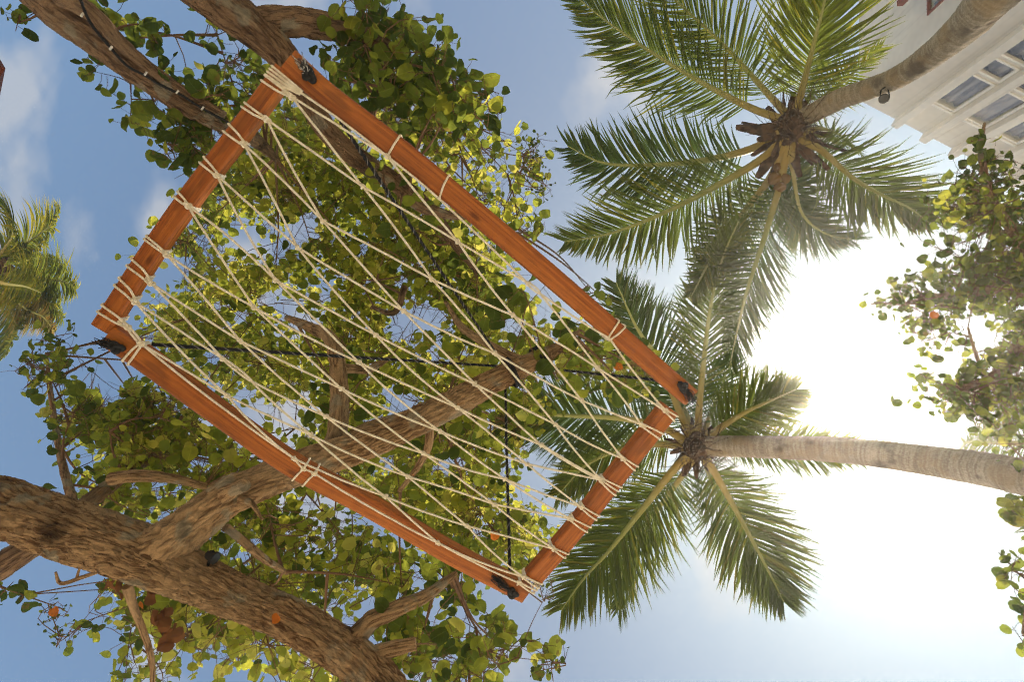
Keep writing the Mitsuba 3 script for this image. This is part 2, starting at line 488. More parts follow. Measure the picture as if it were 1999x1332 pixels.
def window(e, n, u0, u1, z0, z1, dark=False):
    w = 0.055
    fr = [on_face(e, n, u0, u0 + w, z0, z1, -0.05, 0.03, 0.006), on_face(e, n, u1 - w, u1, z0, z1, -0.05, 0.03, 0.006),
          on_face(e, n, u0 + w, u1 - w, z0, z0 + w, -0.05, 0.028, 0.006), on_face(e, n, u0 + w, u1 - w, z1 - w, z1, -0.05, 0.028, 0.006)]
    k = put(bld, 'window', shape(join(fr), 'm_red_timber' if dark else 'm_white_trim', smooth=False))
    o = np.array([K[0], K[1], 0.0])
    q = lambda u, z, d: o + e * u + Z * z + n * d
    put(k, 'pane', shape((np.array([q(u0 + w, z0 + w, -0.02), q(u1 - w, z0 + w, -0.02), q(u1 - w, z1 - w, -0.02), q(u0 + w, z1 - w, -0.02)]), np.array([[0, 1, 2], [0, 2, 3]]), np.zeros((4, 2))), 'm_glass', smooth=False))
    m = 24
    us = np.linspace(u0 + 0.02, u1 - 0.02, m)
    ph = rng.random() * 6
    dd = -0.16 + 0.03 * np.sin(us * 30 + ph)
    cv = np.vstack([[q(u, z0, d) for u, d in zip(us, dd)], [q(u, z1, d) for u, d in zip(us, dd)]])
    ii = np.arange(m - 1)
    cf = np.stack([ii, ii + 1, ii + m + 1, ii + m], 1)
    cuv = np.stack([np.tile(us, 2) + ph, np.repeat([z0, z1], m)], 1)
    put(k, 'curtain', mikit.ply((cv, cf), 'm_curtain', smooth=True, uv=cuv))


for o in openings:
    window(e1, n1, *o)
window(e2, n2, *sw[0], dark=True)
# sill and lintel bands across each bay, dark room behind
for k in range(0, 11):
    zt, zb = win_z[0][1], win_z[2][0]
    put(bld, 'lintel', shape(on_face(e1, n1, rib_u[k] + RW, rib_u[k + 1] - RW, zt + 0.01, zt + 0.09, 0.0, 0.05, 0.01), 'm_white_trim', smooth=False))
put(bld, 'room_lining', shape(on_face(e1, n1, 0.4, FL, 0.3, H - 0.5, -1.4, -1.3), 'm_room', smooth=False))
# red timber sun shade bracketed off the side wall
ax, az = wall_uz(1757, 10, e2, n2, 0.5)
put(bld, 'timber_shade', shape(on_face(e2, n2, ax - 0.15, ax + 1.6, az - 0.9, az - 0.72, 0.0, 0.75, 0.02), 'm_red_timber', smooth=False), 'dark red timber shade on the side wall')
for du in (0.06, 0.95):
    put(bld, 'bracket', shape(on_face(e2, n2, ax + du, ax + du + 0.14, az - 0.72, az + 0.12, 0.35, 0.5, 0.015), 'm_red_timber', smooth=False))

# ------------------------------------------------------------------ coconut palms


def px_path(rows, n):
    """rows (px, py, depth, ...): smooth 3-D path through the points, extra columns interpolated too."""
    q = np.array([[*at(r[0], r[1], r[2]), *r[3:]] for r in rows])
    return spline(q, n)


def palm_trunk(k, rows, ground, base_r=0.26):
    q = [[*at(x, y, d), w * .92 * d / F / 2] for x, y, d, w in rows]
    last = q[-1]
    g = np.array(ground, float)
    q.append([*(np.array(last[:3]) * 0.45 + np.array([*g, 0.3]) * 0.55 + np.array([0, 0, 0.2])), (last[3] + base_r) / 2])
    q.append([*g, -0.15, base_r * 1.25])
    s = spline(np.array(q), 340)
    p, r = s[:, :3], s[:, 3]
    L = np.concatenate([[0], np.cumsum(np.linalg.norm(np.diff(p, axis=0), axis=1))])
    sides = 36
    prof = circ(sides)[None] * r[:, None, None]
    ring = np.abs(((L * 11 + 0.4 * np.sin(L * 3.1)) % 1) - 0.5) * 2
    th = np.arange(sides) * 2 * np.pi / sides
    pts = np.stack(np.broadcast_arrays(np.cos(th)[None] * 2.4, np.sin(th)[None] * 2.4, L[:, None] * 5), -1)
    wob = meshkit.fbm(pts, 3, seed=4) - 0.5
    prof = prof * (1 + 0.030 * (ring[:, None, None] ** 3) + 0.13 * wob[..., None])
    put(k, 'trunk', shape(sweep(p, prof, Z), 'm_palm_bark'))


def frond(k, rows, width=0.75, tone=(0.075, 0.125, 0.014), droop=0.5, n=118, base_w=0.06, bare=0.16, side=(1.0, 1.0), dry=0.0):
    """A pinnate frond: tapered rachis with two rows of folded, drooping leaflets."""
    path = px_path(rows, 60)
    L = np.concatenate([[0], np.cumsum(np.linalg.norm(np.diff(path, axis=0), axis=1))])
    tl = L / L[-1]
    r = base_w * (1 - tl) ** 1.1 + 0.006
    t, up, b = frames(path, Z + 0.15 * rng.normal(size=3))
    prof = circ(8)[None] * r[:, None, None] * np.array([0.65, 1.0])
    fk = put(k, 'frond', shape(sweep(path, prof, up[0]), 'm_rachis'))
    D_ = rows[0][2]
    width = width * 1.2
    droop = droop * 0.75
    vs, fs, cs, o = [], [], [], 0
    for sgn in (-1, 1):
        for i in range(n):
            f = bare + (1 - bare) * (i + rng.random() * 0.7) / n
            if rng.random() < 0.03:
                continue
            c = np.array([np.interp(f, tl, path[:, a]) for a in range(3)])
            tt = norm([np.interp(f, tl, t[:, a]) for a in range(3)])
            uu = norm([np.interp(f, tl, up[:, a]) for a in range(3)])
            ss = np.cross(tt, uu) * sgn
            g = (f - bare) / (1 - bare)
            ln = width * side[0 if sgn < 0 else 1] * (0.5 + 0.6 * min(g / .3, 1) ** .7) * (1 - .68 * (max(g - .35, 0) / .65) ** 1.15) * (0.80 + 0.3 * rng.random())
            al = math.radians(66 - 36 * g + rng.normal() * 4)
            d0 = norm(math.cos(al) * tt + math.sin(al) * ss + uu * (0.18 + rng.normal() * 0.07))
            m = 6
            s = np.linspace(0, 1, m)
            dr_ = droop * (0.7 + 0.6 * rng.random())
            cur = c + np.outer(s * ln, d0) + np.outer(s ** 2 * ln * dr_, -Z) + np.outer(s ** 2.5 * ln * 0.12 * rng.normal(), tt)
            cur[:, :] = c + (cur - c) * (ln / max(np.linalg.norm(np.diff(cur, axis=0), axis=1).sum(), 1e-6))
            wv = norm(np.cross(d0, uu - (uu @ d0) * d0))
            hv = np.cross(wv, d0)
            w = (0.0165 if D_ < 10 else 0.026) * (np.sin(np.pi * np.clip(s * 0.9 + 0.12, 0, 1)) ** 0.7) * (0.75 + 0.35 * (1 - abs(2 * g - 1)))
            w[-1] = 0.0015
            lf = cur + wv * w[:, None] + hv * (0.45 * w)[:, None] * -1
            rt = cur - wv * w[:, None] + hv * (0.45 * w)[:, None] * -1
            vs.append(np.stack([lf, cur, rt], 1).reshape(-1, 3))
            q = np.arange(m - 1) * 3
            fs.append(np.concatenate([np.stack([q, q + 1, q + 4], 1), np.stack([q, q + 4, q + 3], 1), np.stack([q + 1, q + 2, q + 5], 1), np.stack([q + 1, q + 5, q + 4], 1)]) + o)
            col = np.array(tone) * (0.75 + 0.5 * rng.random())
            if rng.random() < 0.12 + dry:
                col = col * np.array([1.7, 1.3, 1.1])
            tip = np.array([1.25, 1.05, 0.9])
            cs.append(np.repeat(col[None] * (1 + (tip - 1) * s[:, None] ** 3), 3, 0))
            o += m * 3
    v, f_, c_ = np.vstack(vs), np.vstack(fs), np.vstack(cs)
    put(fk, 'leaflets', mikit.ply((v, f_), 'm_leaflets', smooth=False, color=c_), kind='stuff')


def stubs(k, cx, cy, d, items):
    """Old leaf bases round the crown: flared, split brown butts."""
    for (x, y, dd, w) in items:
        ext, dd = 1.0 + 0.22 * rng.random(), dd + .22
        x, y, w = cx + (x - cx) * ext, cy + (y - cy) * ext, w * rng.uniform(.85, 1.25)
        a, bq = at(cx, cy, d), at(x, y, d + dd)
        p = spline(np.array([a * 0.8 + bq * 0.2, (a + bq) / 2 + np.array([0, 0, 0.07]), bq]), 12)
        s = np.linspace(0, 1, 12)
        r = w * (1.75 - 1.05 * s ** .8 + 0.08 * np.sin(s * 9 + x))
        r[-1] *= .8
        prof = circ(11)[None] * r[:, None, None] * np.array([0.36, 1.0])
        n_ = meshkit.noise(np.stack([np.repeat(s * 5, 11), np.tile(np.arange(11) * .9, 12), np.full(132, x)], 1)).reshape(12, 11, 1)
        prof = prof * (0.8 + 0.4 * n_)
        put(k, 'leaf_base', shape(sweep(p, prof, Z + .4 * rng.normal(size=3)), 'm_stub', smooth=50))
    fib = []
    for _ in range(150):                                  # loose brown fibre between the leaf bases
        a = rng.uniform(0, 2 * np.pi)
        q0 = at(cx, cy, d) + rng.normal(size=3) * .12
        l = rng.uniform(.15, .5)
        dirn = np.array([np.cos(a), np.sin(a), rng.normal() * .35])
        fib.append(tube(spline(np.array([q0, q0 + dirn * l * .5 + rng.normal(size=3) * .04, q0 + dirn * l + np.array([0, 0, -l * .35])]), 7), np.linspace(.007, .002, 7), 4, cap=False))
    put(k, 'crown_fibre', shape(join(fib), 'm_stub'), kind='stuff')


def fibre_heart(k, cx, cy, d, r):
    import manifold3d as m3
    m = trimesh.creation.icosphere(subdivisions=4, radius=1.0)
    v = np.array(m.vertices)
    v = v * (r * (1 + 0.35 * (meshkit.fbm(v * 2.5 + 5, 3, seed=int(cx)) - 0.5)))[:, None]
    put(k, 'crown_heart', mikit.ply((v + at(cx, cy, d), np.array(m.faces)), 'm_stub', smooth=True))


def coconuts(k, pts, d):
    for (x, y, dd, rr) in pts:
        m = trimesh.creation.icosphere(subdivisions=3, radius=1.0)
        v = np.array(m.vertices)
        v = v * np.array([1, 1, 1.25]) * (rr * (1 + 0.06 * np.cos(3 * np.arctan2(v[:, 1], v[:, 0]))))[:, None]
        put(k, 'coconut', mikit.ply((v + at(x, y, d + dd), np.array(m.faces)), 'm_nut', smooth=True))


def nut_c(p, n, uv):
    return mix((0.16, 0.075, 0.024), (0.27, 0.17, 0.05), fbm(p.x * 8.0, p.y * 8.0, p.z * 8.0, 3))


scene['m_nut'] = {'type': 'twosided', 'bsdf': P(base_color=proc(nut_c), roughness=0.6, specular=0.3)}
GREEN, DARK, BRIGHT, DRYG = (0.145, 0.195, 0.036), (0.090, 0.140, 0.036), (0.23, 0.285, 0.042), (0.30, 0.29, 0.10)

# upper right palm
p1 = thing('coconut_palm', 'coconut palm at upper right whose curved trunk crosses in front of the white building', 'palm tree', 'coconut palms round the hammock')
D1 = 7.2
palm_trunk(p1, [(1552, 240, D1, 38), (1600, 213, 7.0, 41), (1650, 189, 6.7, 43), (1702, 171, 6.4, 43), (1755, 149, 6.0, 46), (1825, 102, 5.5, 56), (1895, 40, 5.0, 76), (1970, -40, 4.5, 98)], (5.6, -4.7))
fibre_heart(p1, 1545, 245, D1, 0.20)
frond(p1, [(1535, 235, D1), (1470, 212, D1 + .25), (1380, 166, D1 + .3), (1270, 100, D1 + .1), (1190, 45, D1 - .3), (1118, -12, D1 - .8)], .92, GREEN, .45)
frond(p1, [(1538, 225, D1), (1490, 172, D1 + .5), (1420, 95, D1 + .7), (1330, 10, D1 + .6), (1240, -70, D1 + .3)], .95, GREEN, .4)
frond(p1, [(1553, 225, D1), (1566, 175, D1 + .2), (1585, 100, D1 + .2), (1608, 10, D1 - .1), (1625, -80, D1 - .6)], .92, BRIGHT, .4)
frond(p1, [(1565, 228, D1), (1620, 180, D1 + .4), (1680, 130, D1 + .6), (1722, 92, D1 + .5)], .42, BRIGHT, .3, n=46)
frond(p1, [(1525, 255, D1), (1480, 285, D1 + .3), (1390, 310, D1 + .3), (1270, 322, D1), (1180, 318, D1 - .3), (1108, 285, D1 - .9)], .78, DARK, .5)
frond(p1, [(1535, 268, D1), (1490, 308, D1 + .1), (1400, 362, D1 + .1), (1290, 418, D1 - .2), (1190, 456, D1 - .6), (1102, 472, D1 - 1.2)], .82, GREEN, .5)
frond(p1, [(1533, 285, D1), (1505, 345, D1 + .2), (1455, 410, D1 + .2), (1395, 495, D1 - .1), (1350, 578, D1 - .7)], .55, GREEN, .5)
frond(p1, [(1540, 285, D1), (1520, 370, D1 + .1), (1495, 455, D1 - .1), (1455, 580, D1 - .6), (1425, 712, D1 - 1.4)], .66, DARK, .5)
frond(p1, [(1545, 290, D1), (1550, 350, D1 + .6), (1568, 420, D1 + .9), (1610, 455, D1 + .9), (1662, 468, D1 + .6)], .72, DARK, .45)
frond(p1, [(1560, 270, D1), (1602, 292, D1 + .2), (1665, 347, D1 + .2), (1725, 382, D1 - .1), (1772, 404, D1 - .4), (1815, 435, D1 - .8)], .82, GREEN, .5)
frond(p1, [(1565, 258, D1), (1610, 252, D1 + .6), (1650, 270, D1 + .8), (1690, 310, D1 + .7)], .45, GREEN, .4, n=34)
frond(p1, [(1545, 285, D1), (1548, 330, D1 + .9), (1556, 390, D1 + 1.4), (1560, 470, D1 + 1.6)], .7, DARK, .4)
stubs(p1, 1545, 250, D1, [(1440, 248, -.1, .055), (1462, 240, .1, .05), (1478, 272, -.2, .05), (1470, 302, 0, .055), (1505, 215, .2, .05), (1530, 186, .1, .05), (1550, 184, .2, .045), (1583, 186, .2, .045),
      (1490, 330, -.2, .06), (1508, 345, -.1, .055), (1532, 340, -.1, .05), (1560, 332, 0, .06), (1585, 318, 0, .055), (1610, 322, 0, .05), (1638, 288, .1, .05), (1625, 262, .2, .055), (1510, 300, -.3, .05), (1572, 300, -.2, .05)])
coconuts(p1, [(1518, 330, .15, .085), (1512, 348, .05, .085), (1530, 350, .12, .085), (1522, 366, .1, .08)], D1)

# lower right palm
p2 = thing('coconut_palm', 'coconut palm at right whose pale trunk runs level to the right edge under the sun', 'palm tree', 'coconut palms round the hammock')
D2 = 7.4
palm_trunk(p2, [(1368, 872, D2, 42), (1430, 872, 7.1, 44), (1510, 874, 6.7, 47), (1650, 880, 6.1, 54), (1800, 898, 5.5, 60), (1900, 913, 5.1, 70), (1999, 931, 4.7, 78), (2110, 955, 4.3, 84)], (5.6, 1.7))
fibre_heart(p2, 1362, 872, D2, 0.20)
frond(p2, [(1362, 855, D2), (1364, 810, D2 + .2), (1375, 696, D2 + .2), (1389, 590, D2 - .1), (1412, 500, D2 - .5), (1442, 432, D2 - 1.0)], .62, GREEN, .4, side=(1, 1.15))
frond(p2, [(1350, 855, D2), (1325, 800, D2 + .3), (1290, 710, D2 + .3), (1245, 643, D2), (1203, 552, D2 - .6)], .74, DARK, .45)
frond(p2, [(1345, 868, D2), (1300, 838, D2 + .2), (1230, 820, D2 + .2), (1130, 813, D2 - .1), (1050, 812, D2 - .5), (978, 832, D2 - 1.1)], .80, DARK, .5)
frond(p2, [(1345, 875, D2), (1290, 868, D2 + .5), (1225, 875, D2 + .6), (1150, 905, D2 + .4), (1088, 968, D2 - .1)], .66, GREEN, .5)
frond(p2, [(1352, 885, D2), (1318, 915, D2 + .1), (1258, 990, D2 + .1), (1190, 1075, D2 - .2), (1140, 1130, D2 - .6), (1096, 1192, D2 - 1.1)], .78, GREEN, .5)
frond(p2, [(1356, 890, D2), (1335, 925, D2 + .4), (1280, 1000, D2 + .6), (1235, 1060, D2 + .5), (1214, 1120, D2 + .2), (1208, 1190, D2 - .3)], .80, GREEN, .45)
frond(p2, [(1370, 885, D2), (1392, 918, D2 + .1), (1430, 985, D2 + .1), (1472, 1062, D2 - .2), (1505, 1125, D2 - .5), (1530, 1176, D2 - .9)], .78, GREEN, .5)
frond(p2, [(1375, 862, D2), (1412, 832, D2 + .2), (1460, 803, D2 + .2), (1515, 778, D2), (1556, 760, D2 - .3)], .60, GREEN, .4)
frond(p2, [(1380, 872, D2), (1450, 872, D2 + .4), (1560, 876, D2 + .4), (1680, 880, D2 + .2), (1790, 888, D2 - .2)], .42, GREEN, .35)
frond(p2, [(1370, 860, D2), (1388, 810, D2 + .7), (1410, 755, D2 + 1.0), (1425, 690, D2 + 1.1)], .62, DARK, .4, n=60)
frond(p2, [(1355, 858, D2), (1330, 790, D2 + .8), (1300, 760, D2 + 1.2), (1240, 760, D2 + 1.2)], .66, DARK, .4, n=60)
frond(p2, [(1372, 888, D2), (1385, 930, D2 + .8), (1405, 980, D2 + 1.1), (1440, 1010, D2 + 1.1)], .6, DARK, .4, n=60)
stubs(p2, 1362, 872, D2, [(1300, 858, 0, .05), (1310, 885, -.1, .05), (1322, 905, -.1, .055), (1338, 922, 0, .05), (1360, 925, 0, .05), (1382, 918, .1, .05), (1330, 835, .1, .05), (1352, 822, .1, .045), (1390, 838, .1, .05), (1432, 846, .2, .05), (1440, 858, .1, .045), (1316, 845, .1, .045)])

# palm at the left edge, sunlit from the front
p3 = thing('coconut_palm', 'sunlit coconut palm with yellowing drooping fronds cut by the left edge', 'palm tree', 'coconut palms round the hammock')
D3 = 12.0
palm_trunk(p3, [(-40, 540, D3, 30), (-120, 540, 11.2, 31), (-260, 538, 10, 34)], (-15.0, -1.8), .22)
fibre_heart(p3, -30, 540, D3, 0.32)
for rows, wd, tone, dry in [
        ([(-30, 540, D3), (20, 500, D3 + .6), (70, 462, D3 + .6), (100, 440, D3 + .2), (116, 412, D3 - .3)], .75, BRIGHT, .25),
        ([(-30, 540, D3), (30, 535, D3 + .3), (90, 545, D3), (130, 552, D3 - .5), (148, 566, D3 - .9)], .85, BRIGHT, .15),
        ([(-30, 545, D3), (30, 560, D3), (75, 580, D3 - .4), (105, 600, D3 - .9), (122, 622, D3 - 1.3)], .75, BRIGHT, .2),
        ([(-30, 550, D3), (20, 580, D3 - .2), (55, 605, D3 - .6), (85, 620, D3 - 1.0), (106, 648, D3 - 1.4)], .6, DRYG, .25),
        ([(-30, 550, D3), (10, 585, D3), (28, 620, D3 - .3), (22, 660, D3 - .8), (8, 695, D3 - 1.2)], .75, GREEN, .1),
        ([(-30, 530, D3), (5, 490, D3 + .3), (25, 455, D3), (12, 415, D3 - .4), (-10, 385, D3 - .8)], .75, BRIGHT, .25),
        ([(-30, 535, D3), (10, 520, D3 + .8), (60, 505, D3 + 1.1), (105, 500, D3 + .9)], .7, GREEN, .1),
        ([(-30, 545, D3), (15, 555, D3 - .4), (50, 560, D3 - .9), (80, 572, D3 - 1.4)], .7, BRIGHT, .2),
        ([(-40, 545, D3), (-60, 600, D3), (-80, 660, D3 - .6)], .8, GREEN, .1),
        ([(-40, 535, D3), (-60, 470, D3), (-85, 400, D3 - .6)], .8, GREEN, .1)]:
    frond(p3, rows, wd * 1.15, tone, .65, n=96, dry=dry, base_w=.05)
stubs(p3, -30, 540, D3, [(25, 520, .1, .07), (30, 545, 0, .07), (20, 565, 0, .07), (10, 500, .1, .07)])

# palm behind the leafy tree at the right edge: only frond tips show
p4 = thing('coconut_palm', 'palm showing only a few frond tips behind the leafy branch at the right edge', 'palm tree', 'coconut palms round the hammock')
D4 = 9.0
palm_trunk(p4, [(2075, 880, D4, 34), (2150, 890, 8.4, 36), (2300, 905, 7.6, 40)], (11.0, 2.2), .22)
fibre_heart(p4, 2070, 880, D4, 0.28)
for rows in [[(2070, 880, D4), (2010, 868, D4 + .3), (1955, 866, D4 + .2), (1905, 862, D4 - .2), (1880, 866, D4 - .5)],
             [(2070, 880, D4), (2030, 830, D4 + .4), (1990, 790, D4 + .3), (1950, 770, D4 - .1)],
             [(2070, 885, D4), (2050, 950, D4 + .2), (2040, 1020, D4 - .2), (2030, 1080, D4 - .7)],
             [(2080, 880, D4), (2150, 850, D4 + .2), (2230, 830, D4 - .2), (2290, 830, D4 - .7)]]:
    frond(p4, rows, .7, GREEN, .5, n=60)

# ------------------------------------------------------------------ leafy shade trees
LEAF_V = []
_a = np.linspace(-np.pi, np.pi, 13)[:-1]
_rad = 0.96 + 0.05 * np.cos(2 * _a) + 0.13 * np.exp(-(_a / 0.28) ** 2) - 0.20 * (np.abs(_a) > 3.0)    # rounded heart: short tip, notch at the stalk
_rim = np.stack([_rad * np.cos(_a), _rad * np.sin(_a) * 0.97, np.zeros(12)], 1)


def leaf_mesh(cup, fold, wave):
    mid = _rim * 0.55
    v = np.vstack([[0, 0, 0], mid, _rim])
    r = np.linalg.norm(v[:, :2], axis=1)
    v[:, 2] = cup * r ** 2 + fold * np.abs(v[:, 1]) + wave * np.sin(3 * np.arctan2(v[:, 1], v[:, 0])) * r ** 2
    k = np.arange(12)
    k2 = (k + 1) % 12
    f = np.vstack([np.stack([np.zeros(12, int), 1 + k, 1 + k2], 1), np.stack([1 + k, 13 + k, 13 + k2], 1), np.stack([1 + k, 13 + k2, 1 + k2], 1)])
    return v, f


LEAF = [leaf_mesh(*q) for q in ((.14, .22, .07), (-.16, .38, .10), (.34, -.10, .14), (-.34, .16, .10), (.10, .55, .08), (-.1, -.3, .12))]
LEAF_PLY = [mikit.ply(m, None, smooth=True, uv=m[0][:, :2]) for m in LEAF]


def limb(k, rows, name='limb', bump=1.0, ground=None, label=None, seed=0, mat='m_bark', knots=()):
    """rows (px, py, depth, width in px). A branch with ridged bark displaced in the mesh."""
    q = [[*at(x, y, d), w * d / F / 2] for x, y, d, w in rows]
    if ground is not None:
        l = np.array(q[0][:3]); g = np.array(ground, float)
        pre = [[*g, -0.2, q[0][3] * 1.7], [*(g * 0.98 + l[:2] * 0.02), 0.5, q[0][3] * 1.35], [*(g * 0.6 + l[:2] * 0.4), l[2] * 0.62, q[0][3] * 1.12]]
        q = pre + q
    q = np.array(q)
    length = np.linalg.norm(np.diff(q[:, :3], axis=0), axis=1).sum()
    r_big = q[:, 3].max()
    n = int(np.clip(length / (0.009 if r_big > .1 else .014), 14, 520))
    s = spline(q, n)
    p, r = s[:, :3], np.maximum(s[:, 3], 0.003)
    L = np.concatenate([[0], np.cumsum(np.linalg.norm(np.diff(p, axis=0), axis=1))])
    sides = int(np.clip(r.max() * 900, 8, 150))
    th = np.arange(sides) * 2 * np.pi / sides
    rr = r[:, None]
    wind = 0.5 * np.sin(L * 1.3 + seed)[:, None]
    fr = 22.0
    rm = r.mean()
    pts = np.stack([np.cos(th[None] + wind) * rm * fr, np.sin(th[None] + wind) * rm * fr, np.broadcast_to(L[:, None] * 7.5, (n, sides))], -1)
    warp = (meshkit.fbm(pts * 0.6 + 31, 3, seed=seed + 5) - 0.5)[..., None] * np.array([.8, .8, 0.25])
    ridg = np.clip(1 - np.abs(2 * meshkit.fbm(pts * 1.5 + warp * 2, 3, seed=seed) - 1) * 2.4, -.3, 1)
    big = meshkit.fbm(np.stack([np.cos(th)[None] * 1.2 + 0 * L[:, None], np.sin(th)[None] * 1.2 + 0 * L[:, None], np.broadcast_to(L[:, None] * 3.0, (n, sides))], -1), 3, seed=seed + 2) - 0.5
    amp = bump * np.minimum(0.020, rr * 0.22)
    rad = rr + amp * (ridg - 0.5) * 0.95 + rr * 0.26 * big
    for kx, ka, ks, kh in knots:                          # swollen knots: position along, angle, size, height
        g = np.exp(-((L[:, None] - kx * L[-1]) / ks) ** 2 - ((np.angle(np.exp(1j * (th[None] - ka))) * rr) / ks) ** 2)
        rad = rad + kh * g
    prof = np.stack([np.cos(th)[None] * rad, np.sin(th)[None] * rad], -1)
    put(k, name, shape(sweep(p, prof, Z + 0.01), mat), label)
    return p, r


class Crown:
    """Collects leaves and twigs of one tree."""

    def __init__(self, k):
        self.k, self.leaves, self.twigs, self.wood, self.stalks = k, [], [], [], []

    def limb(self, *a, **kw):
        p, r = limb(self.k, *a, **kw)
        self.wood.append(p)
        return p

    def leaf(self, c, size, tone, nrm, special=None):
        a = norm(rng.normal(size=3)); a = norm(a - (a @ nrm) * nrm)
        self.leaves.append((c, size, tone, nrm, a, rng.integers(6), special))

    def cluster(self, c, n, spread, size, bright, tilt=0.75):
        stem = norm(rng.normal(size=3) * np.array([1, 1, .5]))
        for _ in range(n):
            q = c + rng.normal(size=3) * spread * np.array([1, 1, .8]) + stem * rng.uniform(-1, 1) * spread
            nr = norm(Z + rng.normal(size=3) * tilt)
            tone = int(np.clip(round(bright + rng.normal() * 1.1), 0, 4))
            self.leaf(q, size * rng.uniform(.45, 1.2), tone, nr)
            foot = c + stem * np.clip((q - c) @ stem - spread * .4, -spread * 1.5, spread * 1.4)
            self.stalks.append((foot, q))
        self.twigs.append((c - stem * spread * 1.5, c + stem * spread * 1.4, .003))

    def connect(self, pts, r0, toward=None):
        """Side branches out to the clusters' neighbourhoods."""
        allw = np.vstack(self.wood)
        for c in pts:
            d = np.linalg.norm(allw - c, axis=1)
            near = allw[np.argmin(d + rng.random(len(d)) * 0.4)]
            mid = (near + c) / 2 + rng.normal(size=3) * 0.05 * min(np.linalg.norm(near - c), 1.0)
            p = spline(np.array([near, mid, c]), 14)
            rr = np.linspace(r0, r0 * 0.25, 14)
            put(self.k, 'branch', shape(tube(p, rr, 7), 'm_twig'))
            self.wood.append(p)

    def finish(self, most=300):
        k = self.k
        allw = np.vstack(self.wood)
        parts = []
        for a, b, r in self.twigs:
            d = np.linalg.norm(allw - a, axis=1)
            j = allw[np.argmin(d)]
            far = min(d.min(), 0.5)
            s = a + (j - a) / max(d.min(), 1e-6) * far
            pp = spline(np.array([s, a + rng.normal(size=3) * 0.02, b]), 7)
            parts.append(tube(pp, np.linspace(r * 1.6, r * 0.6, 7), 4, cap=False))
        if self.stalks:                                       # leaf stalks, three-sided and slightly bowed
            st = np.array(self.stalks)
            a, b = st[:, 0], st[:, 1]
            m_ = (a + b) / 2 + np.array([0, 0, .012])
            t_ = norm(b - a); u_ = norm(np.cross(t_, [0.31, 0.22, 0.9])); w_ = np.cross(t_, u_)
            rings = [p_[:, None] + r_ * (np.cos(th_)[None, :, None] * u_[:, None] + np.sin(th_)[None, :, None] * w_[:, None])
                     for th_ in [np.arange(3) * 2.0944] for p_, r_ in ((a, .0022), (m_, .0018), (b, .0014))]
            v_ = np.concatenate(rings, 1)
            f0 = np.array([[i + 3 * q, (i + 1) % 3 + 3 * q, (i + 1) % 3 + 3 * q + 3] for q in (0, 1) for i in range(3)] + [[i + 3 * q, (i + 1) % 3 + 3 * q + 3, i + 3 * q + 3] for q in (0, 1) for i in range(3)])
            f_ = (f0[None] + 9 * np.arange(len(st))[:, None, None]).reshape(-1, 3)
            put(k, 'leaf_stalks', mikit.ply((v_.reshape(-1, 3), f_), 'm_twig', smooth=True), kind='stuff')
        if parts:
            put(k, 'twigs', shape(join(parts), 'm_twig'), kind='stuff')

        def big(l):
            q = R.T @ (l[0] - EYE)
            if q[2] <= 0 or abs(q[0] / q[2]) > 1.0 or abs(q[1] / q[2]) > 0.67:
                return -1
            return l[1] / q[2]
        order = sorted(self.leaves, key=big, reverse=True)
        special = [l for l in order if l[6]]
        order = [l for l in order if not l[6]]
        single, rest = order[:most - len(special)], order[most - len(special):]
        for c, s, tone, nr, a, kind, sp in special + single:
            b = np.cross(nr, a)
            M = np.eye(4); M[:3, 0], M[:3, 1], M[:3, 2], M[:3, 3] = a * s, b * s, nr * s, c
            lp = {**LEAF_PLY[kind], 'bsdf': {'type': 'ref', 'id': sp or f'm_leaf_{tone}'}, 'to_world': T(M)}
            put(k, 'leaf', lp, {'m_leaf_orange': 'withered orange leaf', 'm_leaf_brown': 'dead brown leaf'}.get(sp))
        if rest:
            vs, fs, cs, o = [], [], [], 0
            for c, s, tone, nr, a, kind, sp in rest:
                v, f = LEAF[kind]
                b = np.cross(nr, a)
                vs.append(c + s * (v[:, :1] * a + v[:, 1:2] * b + v[:, 2:] * nr)); fs.append(f + o); o += len(v)
                cs.append(np.tile(np.array(LEAF_TONES[tone]) * rng.uniform(.82, 1.2), (len(v), 1)))
            put(k, 'leaf_canopy', mikit.ply((np.vstack(vs), np.vstack(fs)), 'm_leaves', smooth=True, color=np.vstack(cs)), kind='stuff')


import shapely

